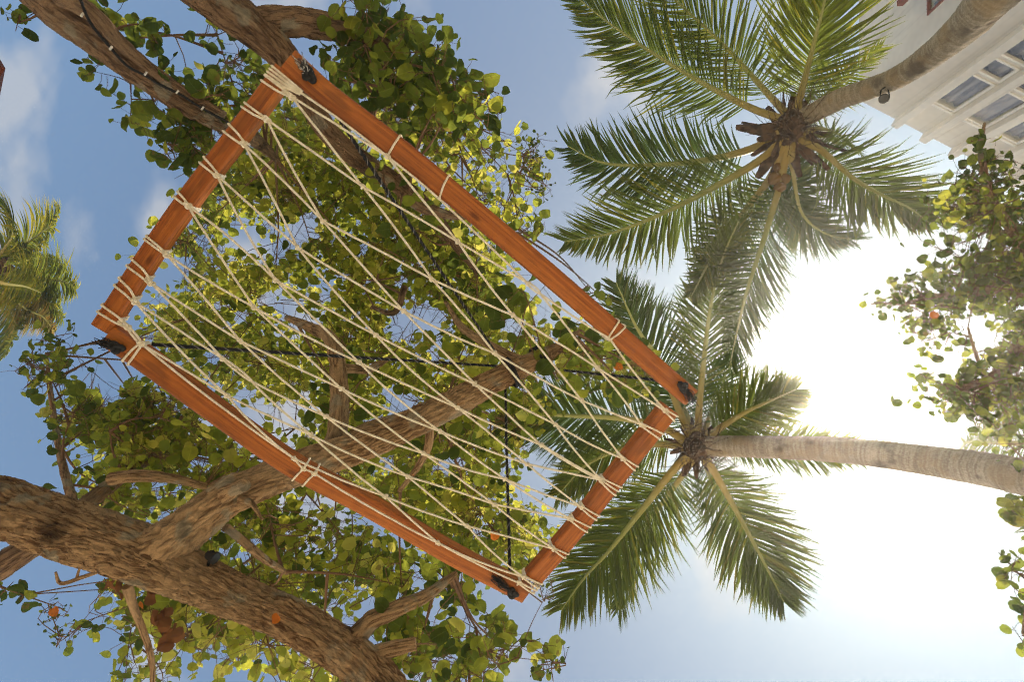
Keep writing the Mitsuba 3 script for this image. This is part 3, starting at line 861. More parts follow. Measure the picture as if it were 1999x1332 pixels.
HOLES = [(600, 440, 22, 26), (575, 460, 26, 22), (705, 478, 14, 10), (785, 640, 24, 30), (838, 618, 34, 26), (600, 632, 30, 16), (560, 600, 26, 20), (520, 585, 18, 14), (352, 520, 26, 26), (395, 470, 18, 14), (300, 720, 16, 26), (420, 700, 24, 12),
         (565, 825, 26, 26), (520, 800, 26, 14), (480, 770, 20, 10), (592, 770, 12, 12), (790, 790, 30, 22), (760, 770, 18, 16), (760, 905, 14, 10), (880, 900, 30, 12), (860, 915, 20, 10), (1000, 640, 24, 20), (720, 1190, 16, 14), (700, 1200, 14, 12),
         (700, 1150, 14, 10), (300, 950, 16, 14), (150, 720, 22, 16), (210, 760, 22, 30), (470, 860, 12, 9), (390, 900, 22, 16), (340, 960, 14, 10), (460, 1090, 18, 10), (500, 1060, 16, 10), (445, 840, 12, 9), (540, 490, 20, 16),
         (470, 620, 16, 14), (1060, 600, 18, 14), (1080, 660, 12, 12), (960, 830, 14, 10), (930, 1040, 14, 12), (745, 900, 12, 12), (1900, 640, 24, 24), (1935, 660, 18, 16), (1860, 720, 22, 16), (1920, 470, 14, 10), (1880, 470, 14, 14), (660, 220, 10, 8), (430, 1275, 16, 14),
         (905, 690, 12, 10), (845, 700, 10, 12), (640, 580, 12, 10), (670, 540, 12, 9), (350, 430, 20, 14), (480, 480, 14, 12), (300, 200, 10, 8), (600, 1010, 12, 10), (640, 1290, 14, 10), (560, 1040, 12, 9), (820, 1130, 16, 10), (870, 1290, 22, 14)]


def fill(crown, poly, d0, d1, cover, bright, size=.056, per=7, spread=.11, tilt=.75, branches=6, br=.012, edge=0.0):
    """Leaf clusters through the volume over an outline; returns their centres."""
    cover, size, spread = cover * 1.75, size * .92, spread * .95
    g = sg.Polygon(poly)
    x0, y0, x1, y1 = g.bounds
    dm = (d0 + d1) / 2
    leaf_px = math.pi * (size * .9 * F / dm) ** 2 * 0.62
    want = max(3, int(cover * g.area / leaf_px / per))
    out, tries = [], 0
    while len(out) < want and tries < want * 40:
        tries += 1
        x, y = rng.uniform(x0, x1), rng.uniform(y0, y1)
        if not g.contains(sg.Point(x, y)):
            continue
        if any(((x - a) / (rx + 12)) ** 2 + ((y - b) / (ry + 12)) ** 2 < 1 for a, b, rx, ry in HOLES):
            continue
        # uneven crown: thin places where a smooth noise is low
        if meshkit.fbm(np.array([x * .011, y * .011, d0]), 2, seed=5) < 0.33 + 0.1 * rng.random():
            continue
        out.append(at(x, y, d0 + (d1 - d0) * rng.random()))
    out = np.array(out)
    if branches and len(out) > branches:
        idx = rng.choice(len(out), branches, replace=False)
        crown.connect(out[idx], br)
    for c in out:
        clump = meshkit.fbm(c * 1.6, 2, seed=8) - 0.5
        n0 = len(crown.leaves)
        crown.cluster(c, per, spread, size, bright + clump * 3.0, tilt)
        keep = []
        for l in crown.leaves[n0:]:
            q = R.T @ (l[0] - EYE)
            X, Y = CX + F * q[0] / q[2], CY + F * q[1] / q[2]
            if any(((X - a) / rx) ** 2 + ((Y - b) / ry) ** 2 < 1 for a, b, rx, ry in HOLES):
                continue
            keep.append(l)
        crown.leaves[n0:] = keep
    return out


# tree A: the big forked limb from the left edge; the hammock hangs from its upper fork
tA = thing('shade_tree', 'large leafy tree whose thick ridged limb enters at lower left and carries the hammock', 'tree', 'broad leafed shade trees')
A = Crown(tA)
A.limb([(-260, 960, 2.5, 122), (-120, 970, 2.75, 113), (0, 992, 2.85, 100), (120, 1030, 2.85, 102), (220, 1062, 2.82, 105), (290, 1086, 2.8, 98), (380, 1128, 2.78, 83), (500, 1184, 2.74, 71), (600, 1228, 2.7, 71), (680, 1280, 2.66, 73), (748, 1345, 2.6, 73), (820, 1430, 2.6, 62), (900, 1560, 2.6, 38)],
       'trunk', 1.25, ground=(-3.9, 1.0), seed=1, knots=[(.80, 4.0, .05, .02)])
A.limb([(170, 1062, 2.84, 56), (240, 1082, 2.82, 83), (318, 1066, 2.80, 90), (375, 1025, 2.82, 79), (440, 975, 2.86, 70), (520, 938, 2.92, 64), (600, 908, 2.98, 60), (720, 866, 3.0, 56), (850, 806, 3.02, 53), (950, 752, 3.06, 47), (1050, 702, 3.12, 34), (1095, 676, 3.2, 19), (1125, 650, 3.35, 7)], 'limb', 1.1, seed=3, knots=[(.28, 1.8, .05, .03), (.55, 3.5, .05, .012)])
A.limb([(640, 900, 3.05, 38), (655, 860, 3.12, 39), (662, 780, 3.3, 34), (660, 715, 3.45, 31), (645, 662, 3.6, 26), (610, 642, 3.8, 21), (560, 620, 4.1, 11)], 'limb', .8, seed=4)
A.limb([(655, 720, 3.45, 23), (685, 720, 3.5, 19), (715, 722, 3.6, 16), (760, 700, 3.9, 8)], 'limb', .6, seed=5)
A.limb([(640, 885, 3.1, 32), (720, 838, 3.35, 28), (800, 812, 3.6, 24), (880, 770, 4.0, 15)], 'limb', .8, seed=6)
A.limb([(838, 830, 3.1, 19), (836, 870, 3.15, 16), (820, 905, 3.25, 13), (780, 960, 3.5, 8)], 'limb', .6, seed=7)
A.limb([(1045, 712, 3.12, 21), (1005, 700, 3.2, 20), (965, 678, 3.3, 17), (905, 642, 3.5, 14), (870, 590, 3.8, 8)], 'limb', .6, seed=8)
A.limb([(680, 1262, 2.7, 45), (720, 1218, 2.75, 38), (770, 1192, 2.8, 32), (830, 1165, 2.9, 24), (890, 1120, 3.1, 11)], 'limb', .9, seed=9)
A.limb([(700, 1290, 2.66, 32), (750, 1273, 2.68, 30), (812, 1258, 2.7, 23)], 'limb', .8, seed=10, label='sawn off side limb')
A.limb([(440, 965, 2.8, 32), (462, 955, 2.72, 24), (478, 948, 2.66, 23)], 'limb', .6, seed=11, label='sawn off stub on the upper fork')
A.limb([(470, 975, 2.8, 15), (492, 985, 2.72, 11), (512, 1016, 2.68, 4)], 'limb', .4, seed=12)
A.limb([(205, 1112, 2.82, 8), (160, 1128, 2.8, 8), (118, 1140, 2.76, 7), (108, 1118, 2.74, 4)], 'limb', .3, seed=13, label='bare grey twig hanging under the limb')
A.limb([(150, 1128, 2.8, 5), (155, 1112, 2.8, 4), (163, 1105, 2.8, 3)], 'limb', .2, seed=14)
A.limb([(-90, 1150, 3.2, 62), (-20, 1118, 3.25, 53), (40, 1082, 3.3, 45), (90, 1050, 3.4, 38), (150, 1000, 3.6, 32), (240, 930, 4.0, 23), (320, 880, 4.5, 13)], 'limb', .8, seed=15, mat='m_dark_bark', label='shaded limb behind the big fork')
A.limb([(215, 936, 3.5, 23), (270, 930, 3.5, 23), (330, 934, 3.6, 19), (400, 950, 3.8, 13)], 'limb', .6, seed=16, label='orange brown broken limb')
A.limb([(440, 1030, 3.0, 17), (480, 1062, 3.1, 16), (510, 1088, 3.2, 15), (560, 1120, 3.5, 8)], 'limb', .5, seed=17)
A.limb([(248, 1145, 2.85, 19), (262, 1190, 2.9, 14), (280, 1235, 2.95, 12), (296, 1290, 3.0, 10), (298, 1350, 3.0, 8)], 'limb', .4, seed=18)
A.limb([(150, 1010, 3.6, 19), (120, 900, 4.2, 13), (100, 780, 4.9, 9), (90, 690, 5.4, 5)], 'limb', .4, seed=19)
# canopy
NET = [(470, 560), (640, 560), (800, 560), (1000, 560), (1060, 640), (1150, 655), (1225, 700), (1265, 725), (1225, 760), (1120, 735), (1070, 760), (1040, 815), (1010, 870), (985, 930), (955, 1000), (1000, 1010), (1060, 1015), (1040, 1080), (1005, 1120), (900, 1080), (700, 960), (560, 860), (400, 745), (300, 670), (310, 600)]
fill(A, NET, 5.4, 8.6, 1.75, 2.5, .062, 9, .15, branches=22)
fill(A, [(950, 580), (1060, 570), (1120, 640), (1060, 690), (980, 690)], 2.95, 3.3, .55, .9, .066, 6, .08, branches=3)
fill(A, [(1070, 640), (1150, 640), (1230, 705), (1265, 730), (1225, 760), (1120, 740), (1060, 735)], 3.0, 3.8, .9, 1.5, .058, 6, .09, branches=4)
fill(A, [(640, 660), (1120, 640), (1060, 740), (1000, 820), (900, 960), (760, 960), (640, 780)], 3.8, 5.0, .6, 1.6, .058, 7, .11, branches=8)
fill(A, [(215, 735), (300, 770), (420, 850), (560, 960), (760, 1075), (960, 1180), (900, 1170), (840, 1140), (760, 1140), (650, 1240), (480, 1150), (400, 1090), (430, 1040), (330, 1000), (200, 1010), (90, 950), (130, 880), (120, 800)], 3.8, 6.8, 1.75, 2.1, .055, 8, .12, branches=20)
fill(A, [(120, 830), (260, 780), (420, 880), (420, 960), (240, 980), (100, 940)], 3.8, 5.0, .45, 1.7, .054, 7, .11, branches=4)
fill(A, [(760, 1140), (860, 1090), (920, 1150), (930, 1190), (970, 1200), (1000, 1270), (930, 1290), (880, 1332), (640, 1332), (760, 1270)], 2.85, 4.4, 1.7, 1.7, .056, 7, .10, branches=10)
fill(A, [(860, 1290), (1000, 1270), (1075, 1300), (1050, 1322), (960, 1310), (880, 1345)], 3.0, 3.8, 1.0, 2, .055, 5, .07, branches=4)
fill(A, [(280, 1135), (420, 1165), (520, 1220), (620, 1270), (700, 1340), (560, 1345), (470, 1300), (400, 1290), (330, 1250), (230, 1180)], 3.4, 5.6, 1.6, 2.9, .056, 7, .11, branches=10)
fill(A, [(180, 1130), (300, 1150), (320, 1240), (340, 1332), (240, 1340), (250, 1290), (170, 1300), (130, 1230), (190, 1200)], 3.6, 4.6, .75, 1.9, .052, 5, .09, branches=8)
fill(A, [(55, 690), (100, 665), (150, 690), (180, 700), (200, 740), (240, 770), (220, 840), (140, 850), (110, 800), (120, 750), (50, 740)], 4.2, 5.4, .85, 1.5, .055, 5, .10, branches=7)
fill(A, [(0, 1138), (30, 1130), (55, 1150), (52, 1166), (20, 1160), (0, 1160)], 3.3, 3.5, .9, .8, .05, 4, .04, branches=1)
for px, py, d in ((105, 1195, 2.9), (540, 1207, 2.6), (272, 1185, 3.2)):
    A.leaf(at(px, py, d), .028, 3, norm(Z + rng.normal(size=3) * .6), 'm_leaf_orange')
for (px, py, d, n) in ((300, 1150, 3.0, 5), (318, 1205, 2.95, 9), (332, 1235, 2.95, 7), (225, 1140, 2.9, 4)):
    for _ in range(n):
        A.leaf(at(px + rng.normal() * 10, py + rng.normal() * 14, d + rng.normal() * .05), .045, 3, norm(rng.normal(size=3)), 'm_leaf_brown')
for px, py in ((1207, 716), (965, 1048)):
    A.leaf(at(px, py, 3.9), .036, 3, norm(Z + rng.normal(size=3) * .5), 'm_leaf_orange')
print('leaves A', len(A.leaves))
for poly, d0, d1 in (([(20, 740), (70, 690), (60, 780)], 4.2, 4.6), ([(85, 655), (130, 650), (120, 690)], 4.4, 4.8), ([(1060, 1290), (1090, 1280), (1080, 1310)], 3.0, 3.2), ([(100, 1180), (150, 1230), (130, 1290), (100, 1240)], 3.6, 4.0),
                     ([(240, 830), (330, 760), (300, 900)], 4.0, 4.4), ([(1040, 1130), (1080, 1150), (1060, 1170)], 3.2, 3.4)):
    fill(A, poly, d0, d1, .27, .2, .017, 8, .06, branches=1, br=.004)
A.finish()

# tree B: two limbs from the top left
tB = thing('shade_tree', 'leafy tree with two brown limbs slanting in from the top left corner behind the hammock', 'tree', 'broad leafed shade trees')
B = Crown(tB)
B.limb([(250, -150, 2.9, 126), (370, -50, 3.1, 97), (440, 12, 3.2, 81), (505, 62, 3.25, 69), (560, 118, 3.3, 55), (598, 190, 3.35, 42), (650, 268, 3.45, 38), (730, 330, 3.6, 36), (800, 375, 3.8, 30), (850, 420, 4.0, 22), (890, 480, 4.3, 16), (930, 530, 4.6, 9)], 'trunk', 1.0, ground=(-3.0, -3.6), seed=21, mat='m_dark_bark')
B.limb([(505, 45, 3.25, 50), (560, 42, 3.3, 52), (620, 48, 3.35, 49), (690, 62, 3.4, 39), (735, 76, 3.45, 29), (770, 92, 3.55, 12)], 'limb', .9, seed=22, mat='m_dark_bark')
B.limb([(-140, -260, 2.75, 89), (20, -80, 2.95, 83), (110, 12, 3.1, 77), (170, 58, 3.15, 65), (235, 112, 3.25, 55), (300, 160, 3.35, 48), (370, 204, 3.45, 44), (450, 245, 3.7, 37), (500, 275, 4.1, 26), (540, 310, 4.6, 13)], 'limb', 1.0, seed=23, mat='m_dark_bark')
B.limb([(118, -10, 2.98, 39), (185, 30, 3.0, 30), (235, 82, 3.1, 26), (300, 138, 3.25, 21), (370, 185, 3.35, 18), (440, 225, 3.5, 13)], 'limb', .8, seed=24, mat='m_dark_bark', label='ridge of the upper left limb')
B.limb([(745, 335, 3.62, 25), (820, 400, 3.7, 25), (880, 420, 3.85, 17), (960, 420, 4.2, 8)], 'limb', .7, seed=25, mat='m_dark_bark')
B.limb([(760, 120, 3.6, 15), (745, 170, 3.7, 14), (725, 230, 3.8, 13), (720, 280, 3.9, 7)], 'limb', .5, seed=26, mat='m_dark_bark')
B.limb([(790, 560, 4.3, 13), (770, 610, 4.2, 12), (725, 600, 4.3, 7)], 'limb', .4, seed=27, mat='m_dark_bark')
fill(B, [(610, 95), (700, 60), (745, 10), (765, 25), (800, 30), (830, 78), (880, 92), (912, 112), (915, 150), (962, 182), (968, 210), (930, 240), (880, 240), (850, 290), (790, 265), (720, 200), (640, 150)], 3.0, 4.4, 2.3, .8, .062, 8, .10, branches=14)
fill(B, [(700, 150), (930, 215), (880, 300), (830, 300), (760, 240)], 4.2, 5.6, 1.2, 2.4, .05, 7, .10, tilt=1.3, branches=6)
fill(B, [(590, 0), (760, 0), (745, 40), (690, 30), (600, 20)], 2.9, 3.5, 1.6, .8, .06, 7, .08, branches=5)
fill(B, [(830, 295), (950, 250), (1000, 262), (1050, 300), (1030, 345), (1035, 400), (1030, 445), (985, 430), (900, 350)], 5.0, 6.8, 1.0, 2.6, .055, 7, .13, branches=12)
fill(B, [(1000, 440), (1035, 430), (1060, 520), (1020, 480)], 4.4, 5.4, .9, 1.6, .055, 6, .10, branches=2)
fill(B, [(1120, 560), (1180, 575), (1195, 600), (1170, 610)], 4.4, 5.0, .7, 1.2, .05, 5, .07, branches=2)
fill(B, [(400, 25), (440, 60), (545, 120), (545, 165), (480, 185), (450, 150), (430, 110), (392, 60)], 3.5, 4.4, 1.1, .9, .055, 6, .09, branches=5)
fill(B, [(185, 0), (300, 0), (303, 70), (272, 88), (240, 70), (215, 90), (195, 50)], 3.3, 3.8, 1.2, 1.0, .055, 6, .07, branches=4)
fill(B, [(20, 0), (65, 0), (62, 40), (40, 48), (25, 25)], 3.2, 3.5, .8, .5, .045, 5, .05, branches=2)
fill(B, [(120, 60), (150, 75), (235, 150), (225, 168), (180, 140)], 3.4, 3.8, .9, .8, .05, 5, .06, branches=3)
fill(B, [(245, 145), (330, 140), (450, 160), (470, 230), (400, 330), (350, 345), (325, 290), (290, 255), (250, 215)], 3.3, 4.2, 1.6, .8, .058, 7, .09, branches=8)
fill(B, [(520, 230), (620, 200), (700, 300), (860, 400), (1000, 540), (960, 600), (800, 570), (640, 570), (480, 580), (340, 560), (280, 480), (320, 430), (400, 390), (440, 320)], 5.2, 8.2, 1.8, 2.3, .062, 9, .15, branches=24)
fill(B, [(640, 250), (760, 300), (900, 400), (860, 470), (740, 380)], 3.2, 3.7, .32, 1.0, .055, 6, .08, branches=3)
fill(B, [(700, 350), (900, 430), (1000, 560), (900, 600), (760, 520), (640, 330)], 4.4, 6.0, .9, 1.4, .058, 8, .13, branches=8)
for poly, d0, d1 in (([(1000, 250), (1070, 290), (1065, 400), (1030, 330)], 4.4, 4.8), ([(440, 60), (480, 130), (440, 140)], 3.6, 3.9), ([(330, 480), (400, 440), (380, 560)], 4.4, 5.0)):
    fill(B, poly, d0, d1, .27, .2, .017, 8, .06, branches=1, br=.004)
B.finish()

# tree C: foliage entering from the right edge
tC = thing('shade_tree', 'backlit small leafed branch hanging in from the right edge below the white building', 'tree', 'broad leafed shade trees')
C = Crown(tC)
C.limb([(2260, 700, 4.2, 110), (2150, 640, 4.3, 70), (2050, 590, 4.4, 42), (1960, 560, 4.5, 26), (1880, 575, 4.6, 14), (1800, 580, 4.7, 7)], 'trunk', .9, ground=(7.4, -0.5), seed=31)
C.limb([(2060, 590, 4.4, 30), (2000, 480, 4.4, 20), (1940, 400, 4.4, 13), (1915, 300, 4.4, 8), (1922, 240, 4.4, 5)], 'limb', .6, seed=32)
C.limb([(2060, 600, 4.4, 30), (1990, 680, 4.4, 20), (1930, 740, 4.4, 14), (1850, 760, 4.4, 8)], 'limb', .6, seed=33)
C.limb([(2120, 640, 4.3, 46), (2080, 800, 4.2, 34), (2040, 960, 4.0, 26), (2020, 1120, 3.9, 18), (2000, 1240, 3.9, 9)], 'limb', .6, seed=34)
C.limb([(1925, 740, 4.4, 8), (1905, 690, 4.4, 6), (1890, 640, 4.45, 4)], 'limb', .3, seed=35)
fill(C, [(1910, 235), (1935, 240), (1950, 330), (1925, 335), (1905, 290)], 4.2, 4.5, .6, 1.0, .055, 5, .06, branches=2)
fill(C, [(1880, 330), (1960, 330), (1999, 360), (2040, 400), (2060, 640), (1999, 700), (1880, 640), (1830, 520), (1800, 450), (1805, 400)], 4.0, 5.6, 1.35, .6, 0.044, 9, .10, branches=14)
fill(C, [(1760, 545), (1840, 510), (1900, 560), (1890, 680), (1850, 690), (1770, 640), (1740, 590)], 4.2, 5.2, .95, .7, 0.042, 8, .10, branches=8)
fill(C, [(1830, 720), (1999, 680), (2060, 700), (2060, 900), (1940, 860), (1900, 800), (1850, 800), (1800, 755)], 4.0, 5.4, 1.3, .6, 0.044, 9, .10, branches=10)
fill(C, [(1700, 590), (1720, 550), (1745, 600)], 4.2, 4.5, .5, .4, .035, 5, .05, branches=1)
fill(C, [(1960, 985), (2030, 960), (2030, 1060), (1990, 1060)], 3.8, 4.1, 1.0, 1.3, .055, 6, .06, branches=2)
fill(C, [(1930, 1100), (1960, 1095), (2040, 1120), (2040, 1180), (1999, 1150), (1945, 1130)], 3.7, 4.0, 1.1, 1.2, .06, 6, .06, branches=3)
fill(C, [(1975, 1190), (2030, 1200), (2030, 1270), (1985, 1260)], 3.8, 4.1, .8, .6, .05, 5, .06, branches=2)
C.leaf(at(1825, 615, 4.0), .035, 3, norm(Z + np.array([.3, .2, 0])), 'm_leaf_orange')
C.finish()

# ------------------------------------------------------------------ the hammock
cA, cB, cC, cD = [np.array([(p[0] - CX) / F, (p[1] - CY) / F, 1]) for p in ((573, 125), (208, 650), (1020, 1172), (1338, 772))]
lam = np.array([1, *np.linalg.solve(np.stack([-cB, cC, -cD], 1), -cA)])
sc = 2.0 / np.linalg.norm(lam[3] * cD - lam[0] * cA)
QA, QB, QC, QD = [EYE + R @ (sc * l * c) for l, c in zip(lam, (cA, cB, cC, cD))]
up = norm(np.cross(QD - QA, QB - QA))
if up[2] < 0:
    up = -up
ctr = (QA + QB + QC + QD) / 4


def plane(px, py, h=0.0, sag=0.0):
    """Point of the picture on the plane of the frame's underside, h above it; sag lowers the middle."""
    r = ray(px, py)
    q = EYE + r * (((QA + up * h - EYE) @ up) / (r @ up))
    for _ in range(3 if sag else 0):
        w = np.linalg.solve(np.stack([QB - QA, QD - QA, up], 1), q - QA)
        u, v = np.clip(w[:2], 0, 1)
        dz = sag * 16 * u * (1 - u) * v * (1 - v)
        q = EYE + r * (((QA + up * (h - dz) - EYE) @ up) / (r @ up))
    return q


ham = thing('rope_hammock', 'rope net hammock in a red brown timber frame hung by black ropes', 'hammock')


def timber(name, rows, w, h, lift=0.0, wmid=0.0):
    p2 = np.array([plane(x, y, lift) for x, y in rows])
    p = spline(p2, 120) + up * (h / 2)
    ch = 0.011
    o = []
    for cx_, cy_, a0 in ((w / 2 - ch, h / 2 - ch, 0), (-w / 2 + ch, h / 2 - ch, 90), (-w / 2 + ch, -h / 2 + ch, 180), (w / 2 - ch, -h / 2 + ch, 270)):
        for k in range(4):
            a = math.radians(a0 + k * 30)
            o.append([cx_ + ch * math.cos(a), cy_ + ch * math.sin(a)])
    o = np.array(o)
    o = o[:, ::-1]          # first axis = up
    prof = np.broadcast_to(o, (120,) + o.shape).copy()
    t = np.linspace(0, 1, 120)
    n_ = np.stack([np.repeat(t * 3, 16), np.tile(np.arange(16) * .7, 120), np.zeros(1920)], 1)
    prof *= (1 + 0.03 * (meshkit.fbm(n_, 2, seed=len(name)).reshape(120, 16, 1) - .5))
    k = put(ham, name, shape(sweep(p, prof, up), 'm_wood', smooth=False if False else True))
    return p


RAIL_W, RAIL_H, BAR_W, BAR_H, BAR2_W = .085, .066, .070, .058, .090
rail1 = timber('side_rail', [(561, 114), (630, 177), (740, 261), (855, 353), (1018, 489), (1121, 577), (1283, 719), (1351, 778)], RAIL_W, RAIL_H)
rail2 = timber('side_rail', [(206, 657), (262, 695), (412, 805), (569, 915), (714, 992), (894, 1096), (1028, 1166)], RAIL_W, RAIL_H)
bar1 = timber('end_bar', [(553, 135), (447, 277), (355, 399), (285, 500), (203, 628), (193, 643)], BAR_W, BAR_H, .004)
bar2 = timber('end_bar', [(1312, 800), (1245, 885), (1185, 962), (1120, 1045), (1042, 1135)], BAR2_W, BAR_H, .004)

CR = 0.0043                # cord radius


def cord(pts, name='net_cord', r=CR, n=None, wob=0.0):
    p = np.asarray(pts, float)
    L = np.linalg.norm(np.diff(p, axis=0), axis=1).sum()
    n = n or int(np.clip(L / 0.012, 6, 90))
    q = spline(p, n)
    if wob:
        s = np.linspace(0, 1, n)
        q = q + np.sin(np.pi * s)[:, None] * wob * (meshkit.fbm(np.stack([q @ [9, 3, 1], q @ [2, 8, 4], q @ [1, 4, 7]], 1), 2)[:, None] - .5) * norm(rng.normal(size=3))
    put(ham, name, shape(tube(q, r, 8), 'm_cord'))


def knot(p, size=1.0, name='net_knot'):
    """A tight overhand knot: a short trefoil of the same cord."""
    ax = norm(rng.normal(size=3) * .5 + (QD - QA) * .5)
    b = norm(np.cross(ax, up)); a2 = np.cross(b, ax)
    t = np.linspace(0, 2 * np.pi, 40)
    R0 = CR * 1.25 * size
    q = np.stack([np.sin(t) + 1.6 * np.sin(2 * t), np.cos(t) - 1.6 * np.cos(2 * t), -np.sin(3 * t)], 1) * R0 * .62
    w = p + q[:, :1] * ax * 1.25 + q[:, 1:2] * b + q[:, 2:] * a2
    put(ham, name, shape(tube(w, CR * 1.0, 7), 'm_cord'))


SAG = .05
KN = {  # knots of the net, where the photograph shows them
    'L0': (569, 188), 'L1': (521, 233), 'L2': (476, 281), 'L3': (423, 341), 'L4': (366, 401), 'L5': (326, 498), 'L6': (295, 553), 'L7': (264, 590), 'L8': (249, 638), 'BK': (275, 671),
    'E1': (756, 305), 'M1': (708, 364), 'M2': (630, 431), 'M3': (580, 482), 'M4': (538, 547), 'M5': (496, 600), 'M6': (469, 666), 'M7': (435, 701), 'M7b': (490, 744), 'M8': (443, 773), 'F1': (574, 896),
    'E1b': (857, 388), 'E2': (1030, 553), 'E2b': (1054, 573), 'N1': (894, 472), 'N2': (843, 545), 'N3': (787, 607), 'N4': (733, 654), 'N5': (701, 708), 'N6': (666, 759), 'N7': (635, 813), 'N8': (608, 850),
    'O1': (1002, 616), 'O2': (966, 690), 'O3': (927, 750), 'O4': (894, 797), 'O5': (860, 843), 'O6': (827, 886), 'O7': (796, 931), 'O8': (752, 970), 'F2': (855, 1061),
    'E3': (1190, 661), 'P1': (1167, 719), 'P2': (1135, 782), 'P3': (1084, 829), 'P4': (1056, 869), 'P5': (1028, 906), 'P6': (985, 936), 'P7': (964, 985), 'P8': (912, 1028),
    'R0': (1300, 803), 'R1': (1251, 829), 'R2': (1216, 896), 'R3': (1174, 938), 'R4': (1134, 990), 'R5': (1112, 1013), 'R6': (1082, 1073), 'R7': (1021, 1127), 'R8': (1013, 1139)}
LINKS = '''L0-E1 CW-E1 L0-M1 L1-M1 L1-M2 L2-M2 L2-M3 L3-M3 L3-M4 L4-M4 L4-M5 L5-M5 L5-M6 L6-M6 L6-M7 L7-M7 L7-M8 BK-M8 BK-F1 L8-BK L8-BK
E1-E1b E1b-E2 E1-N1 M1-N1 M1-N2 M2-N2 M2-N3 M3-N3 M3-N4 M4-N4 M4-N5 M5-N5 M5-N6 M6-N6 M6-N7 M7-M7b M7-M7b M7b-N7 M7b-N8 M8-N8 M8-F1 F1-G1 G1-G2
N1-E2 N1-O1 N2-O1 N2-O2 N3-O2 N3-O3 N4-O3 N4-O4 N5-O4 N5-O5 N6-O5 N6-O6 N7-O6 N7-O7 N8-O7 N8-O8 F1-O8 G2-F2
E2-E2b E2-E2b E2b-E3 E2b-P1 O1-P1 O1-P2 O2-P2 O2-P3 O3-P3 O3-P4 O4-P4 O4-P5 O5-P5 O5-P6 O6-P6 O6-P7 O7-P7 O7-P8 O8-P8 O8-F2
E3-R0 P1-R0 P1-R1 P2-R1 P2-R2 P3-R2 P3-R3 P4-R3 P4-R3 P5-R3 P5-R4 P6-R4 P6-R5 P7-R5 P7-R6 P8-R6 P8-R7 F2-R7 F2-R8'''.split()
KN['G1'], KN['G2'], KN['CW'] = (592, 916), (614, 925), (588, 181)
low = -CR - .002
XYZ = {k: plane(*v, low, 0 if k[0] in 'LREFGBC' else SAG) for k, v in KN.items()}
seen = {}
for l in LINKS:
    a, b = l.split('-')
    pa, pb = XYZ[a], XYZ[b]
    m = seen.get(l, 0); seen[l] = m + 1
    off = norm(np.cross(pb - pa, up)) * CR * (1.1 if l in ('M7-M7b', 'E2-E2b', 'L8-BK', 'P4-R3') else 0) * (1 if m else -1)
    dip = -up * 0.024 * np.linalg.norm(pb - pa) + norm(np.cross(pb - pa, up)) * rng.normal() * .0035
    cord([pa + off * .4, pa * .75 + pb * .25 + dip * .8 + off, (pa + pb) / 2 + dip + off, pa * .25 + pb * .75 + dip * .8 + off, pb + off * .4], wob=.006)
for k, q in XYZ.items():
    if k in ('E1b', 'E3', 'CW', 'M7b', 'E2b'):
        continue
    knot(q - up * .001, 1.15 if k[0] in 'LRB' else .95)

# lashings: turns of cord round the timbers
def inner_of(k):
    return norm(ctr - XYZ[k] - ((ctr - XYZ[k]) @ up) * up)


def lash(kx, outs, path, w, h, lift, more_in=0.0):
    """Cord turns from the net knot, over the timber's outer edge, across its top and back up round the inner edge."""
    kp = XYZ[kx] if isinstance(kx, str) else kx
    om = np.mean(outs, 0)
    for io, o in enumerate(outs):
        o = om + (np.array(o) - om) * (1.55 if len(outs) < 4 else 1.25)
        op = plane(*o, low)
        i = np.argmin(np.linalg.norm(path - op, axis=1))
        t = norm(np.gradient(path, axis=0)[i])
        side = norm(np.cross(up, t))
        if side @ (ctr - path[i]) > 0:
            side = -side                      # outward
        def pt(base, a, z):
            j = np.argmin(np.linalg.norm(path - base, axis=1))
            c = path[j] + t * ((base - path[j]) @ t)
            return c + side * a * (w / 2 + CR * .9) + up * (z - h / 2)
        kp = (XYZ[kx] if isinstance(kx, str) else kx) + t * ((op - np.mean([plane(*q, low) for q in outs], 0)) @ t) * .35
        e = .5 * op + .5 * kp + t * ((op - kp) @ t) * .22
        pts = [kp, e - up * 0.001, pt(op, .93, -CR * .7), pt(op, 1.0, .012), pt(op, 1.0, h - .01), pt(op, .9, h + CR * .8), pt(kp, -.9, h + CR * .8), pt(kp, -1, h - .01), pt(kp, -1, .012), pt(kp, -.93, -CR * .7), kp - up * .002]
        dense = []
        for a, b in zip(pts[:-1], pts[1:]):
            m = max(3, int(np.linalg.norm(b - a) / .006))
            dense += [a + (b - a) * s for s in np.linspace(0, 1, m, endpoint=False)]
        dense = np.array(dense + [pts[-1]])
        k_ = np.array([.25, .5, .25])
        for _ in range(2):
            dense[1:-1] = .25 * dense[:-2] + .5 * dense[1:-1] + .25 * dense[2:]
        put(ham, 'lashing', shape(tube(dense, CR, 8), 'm_cord'))


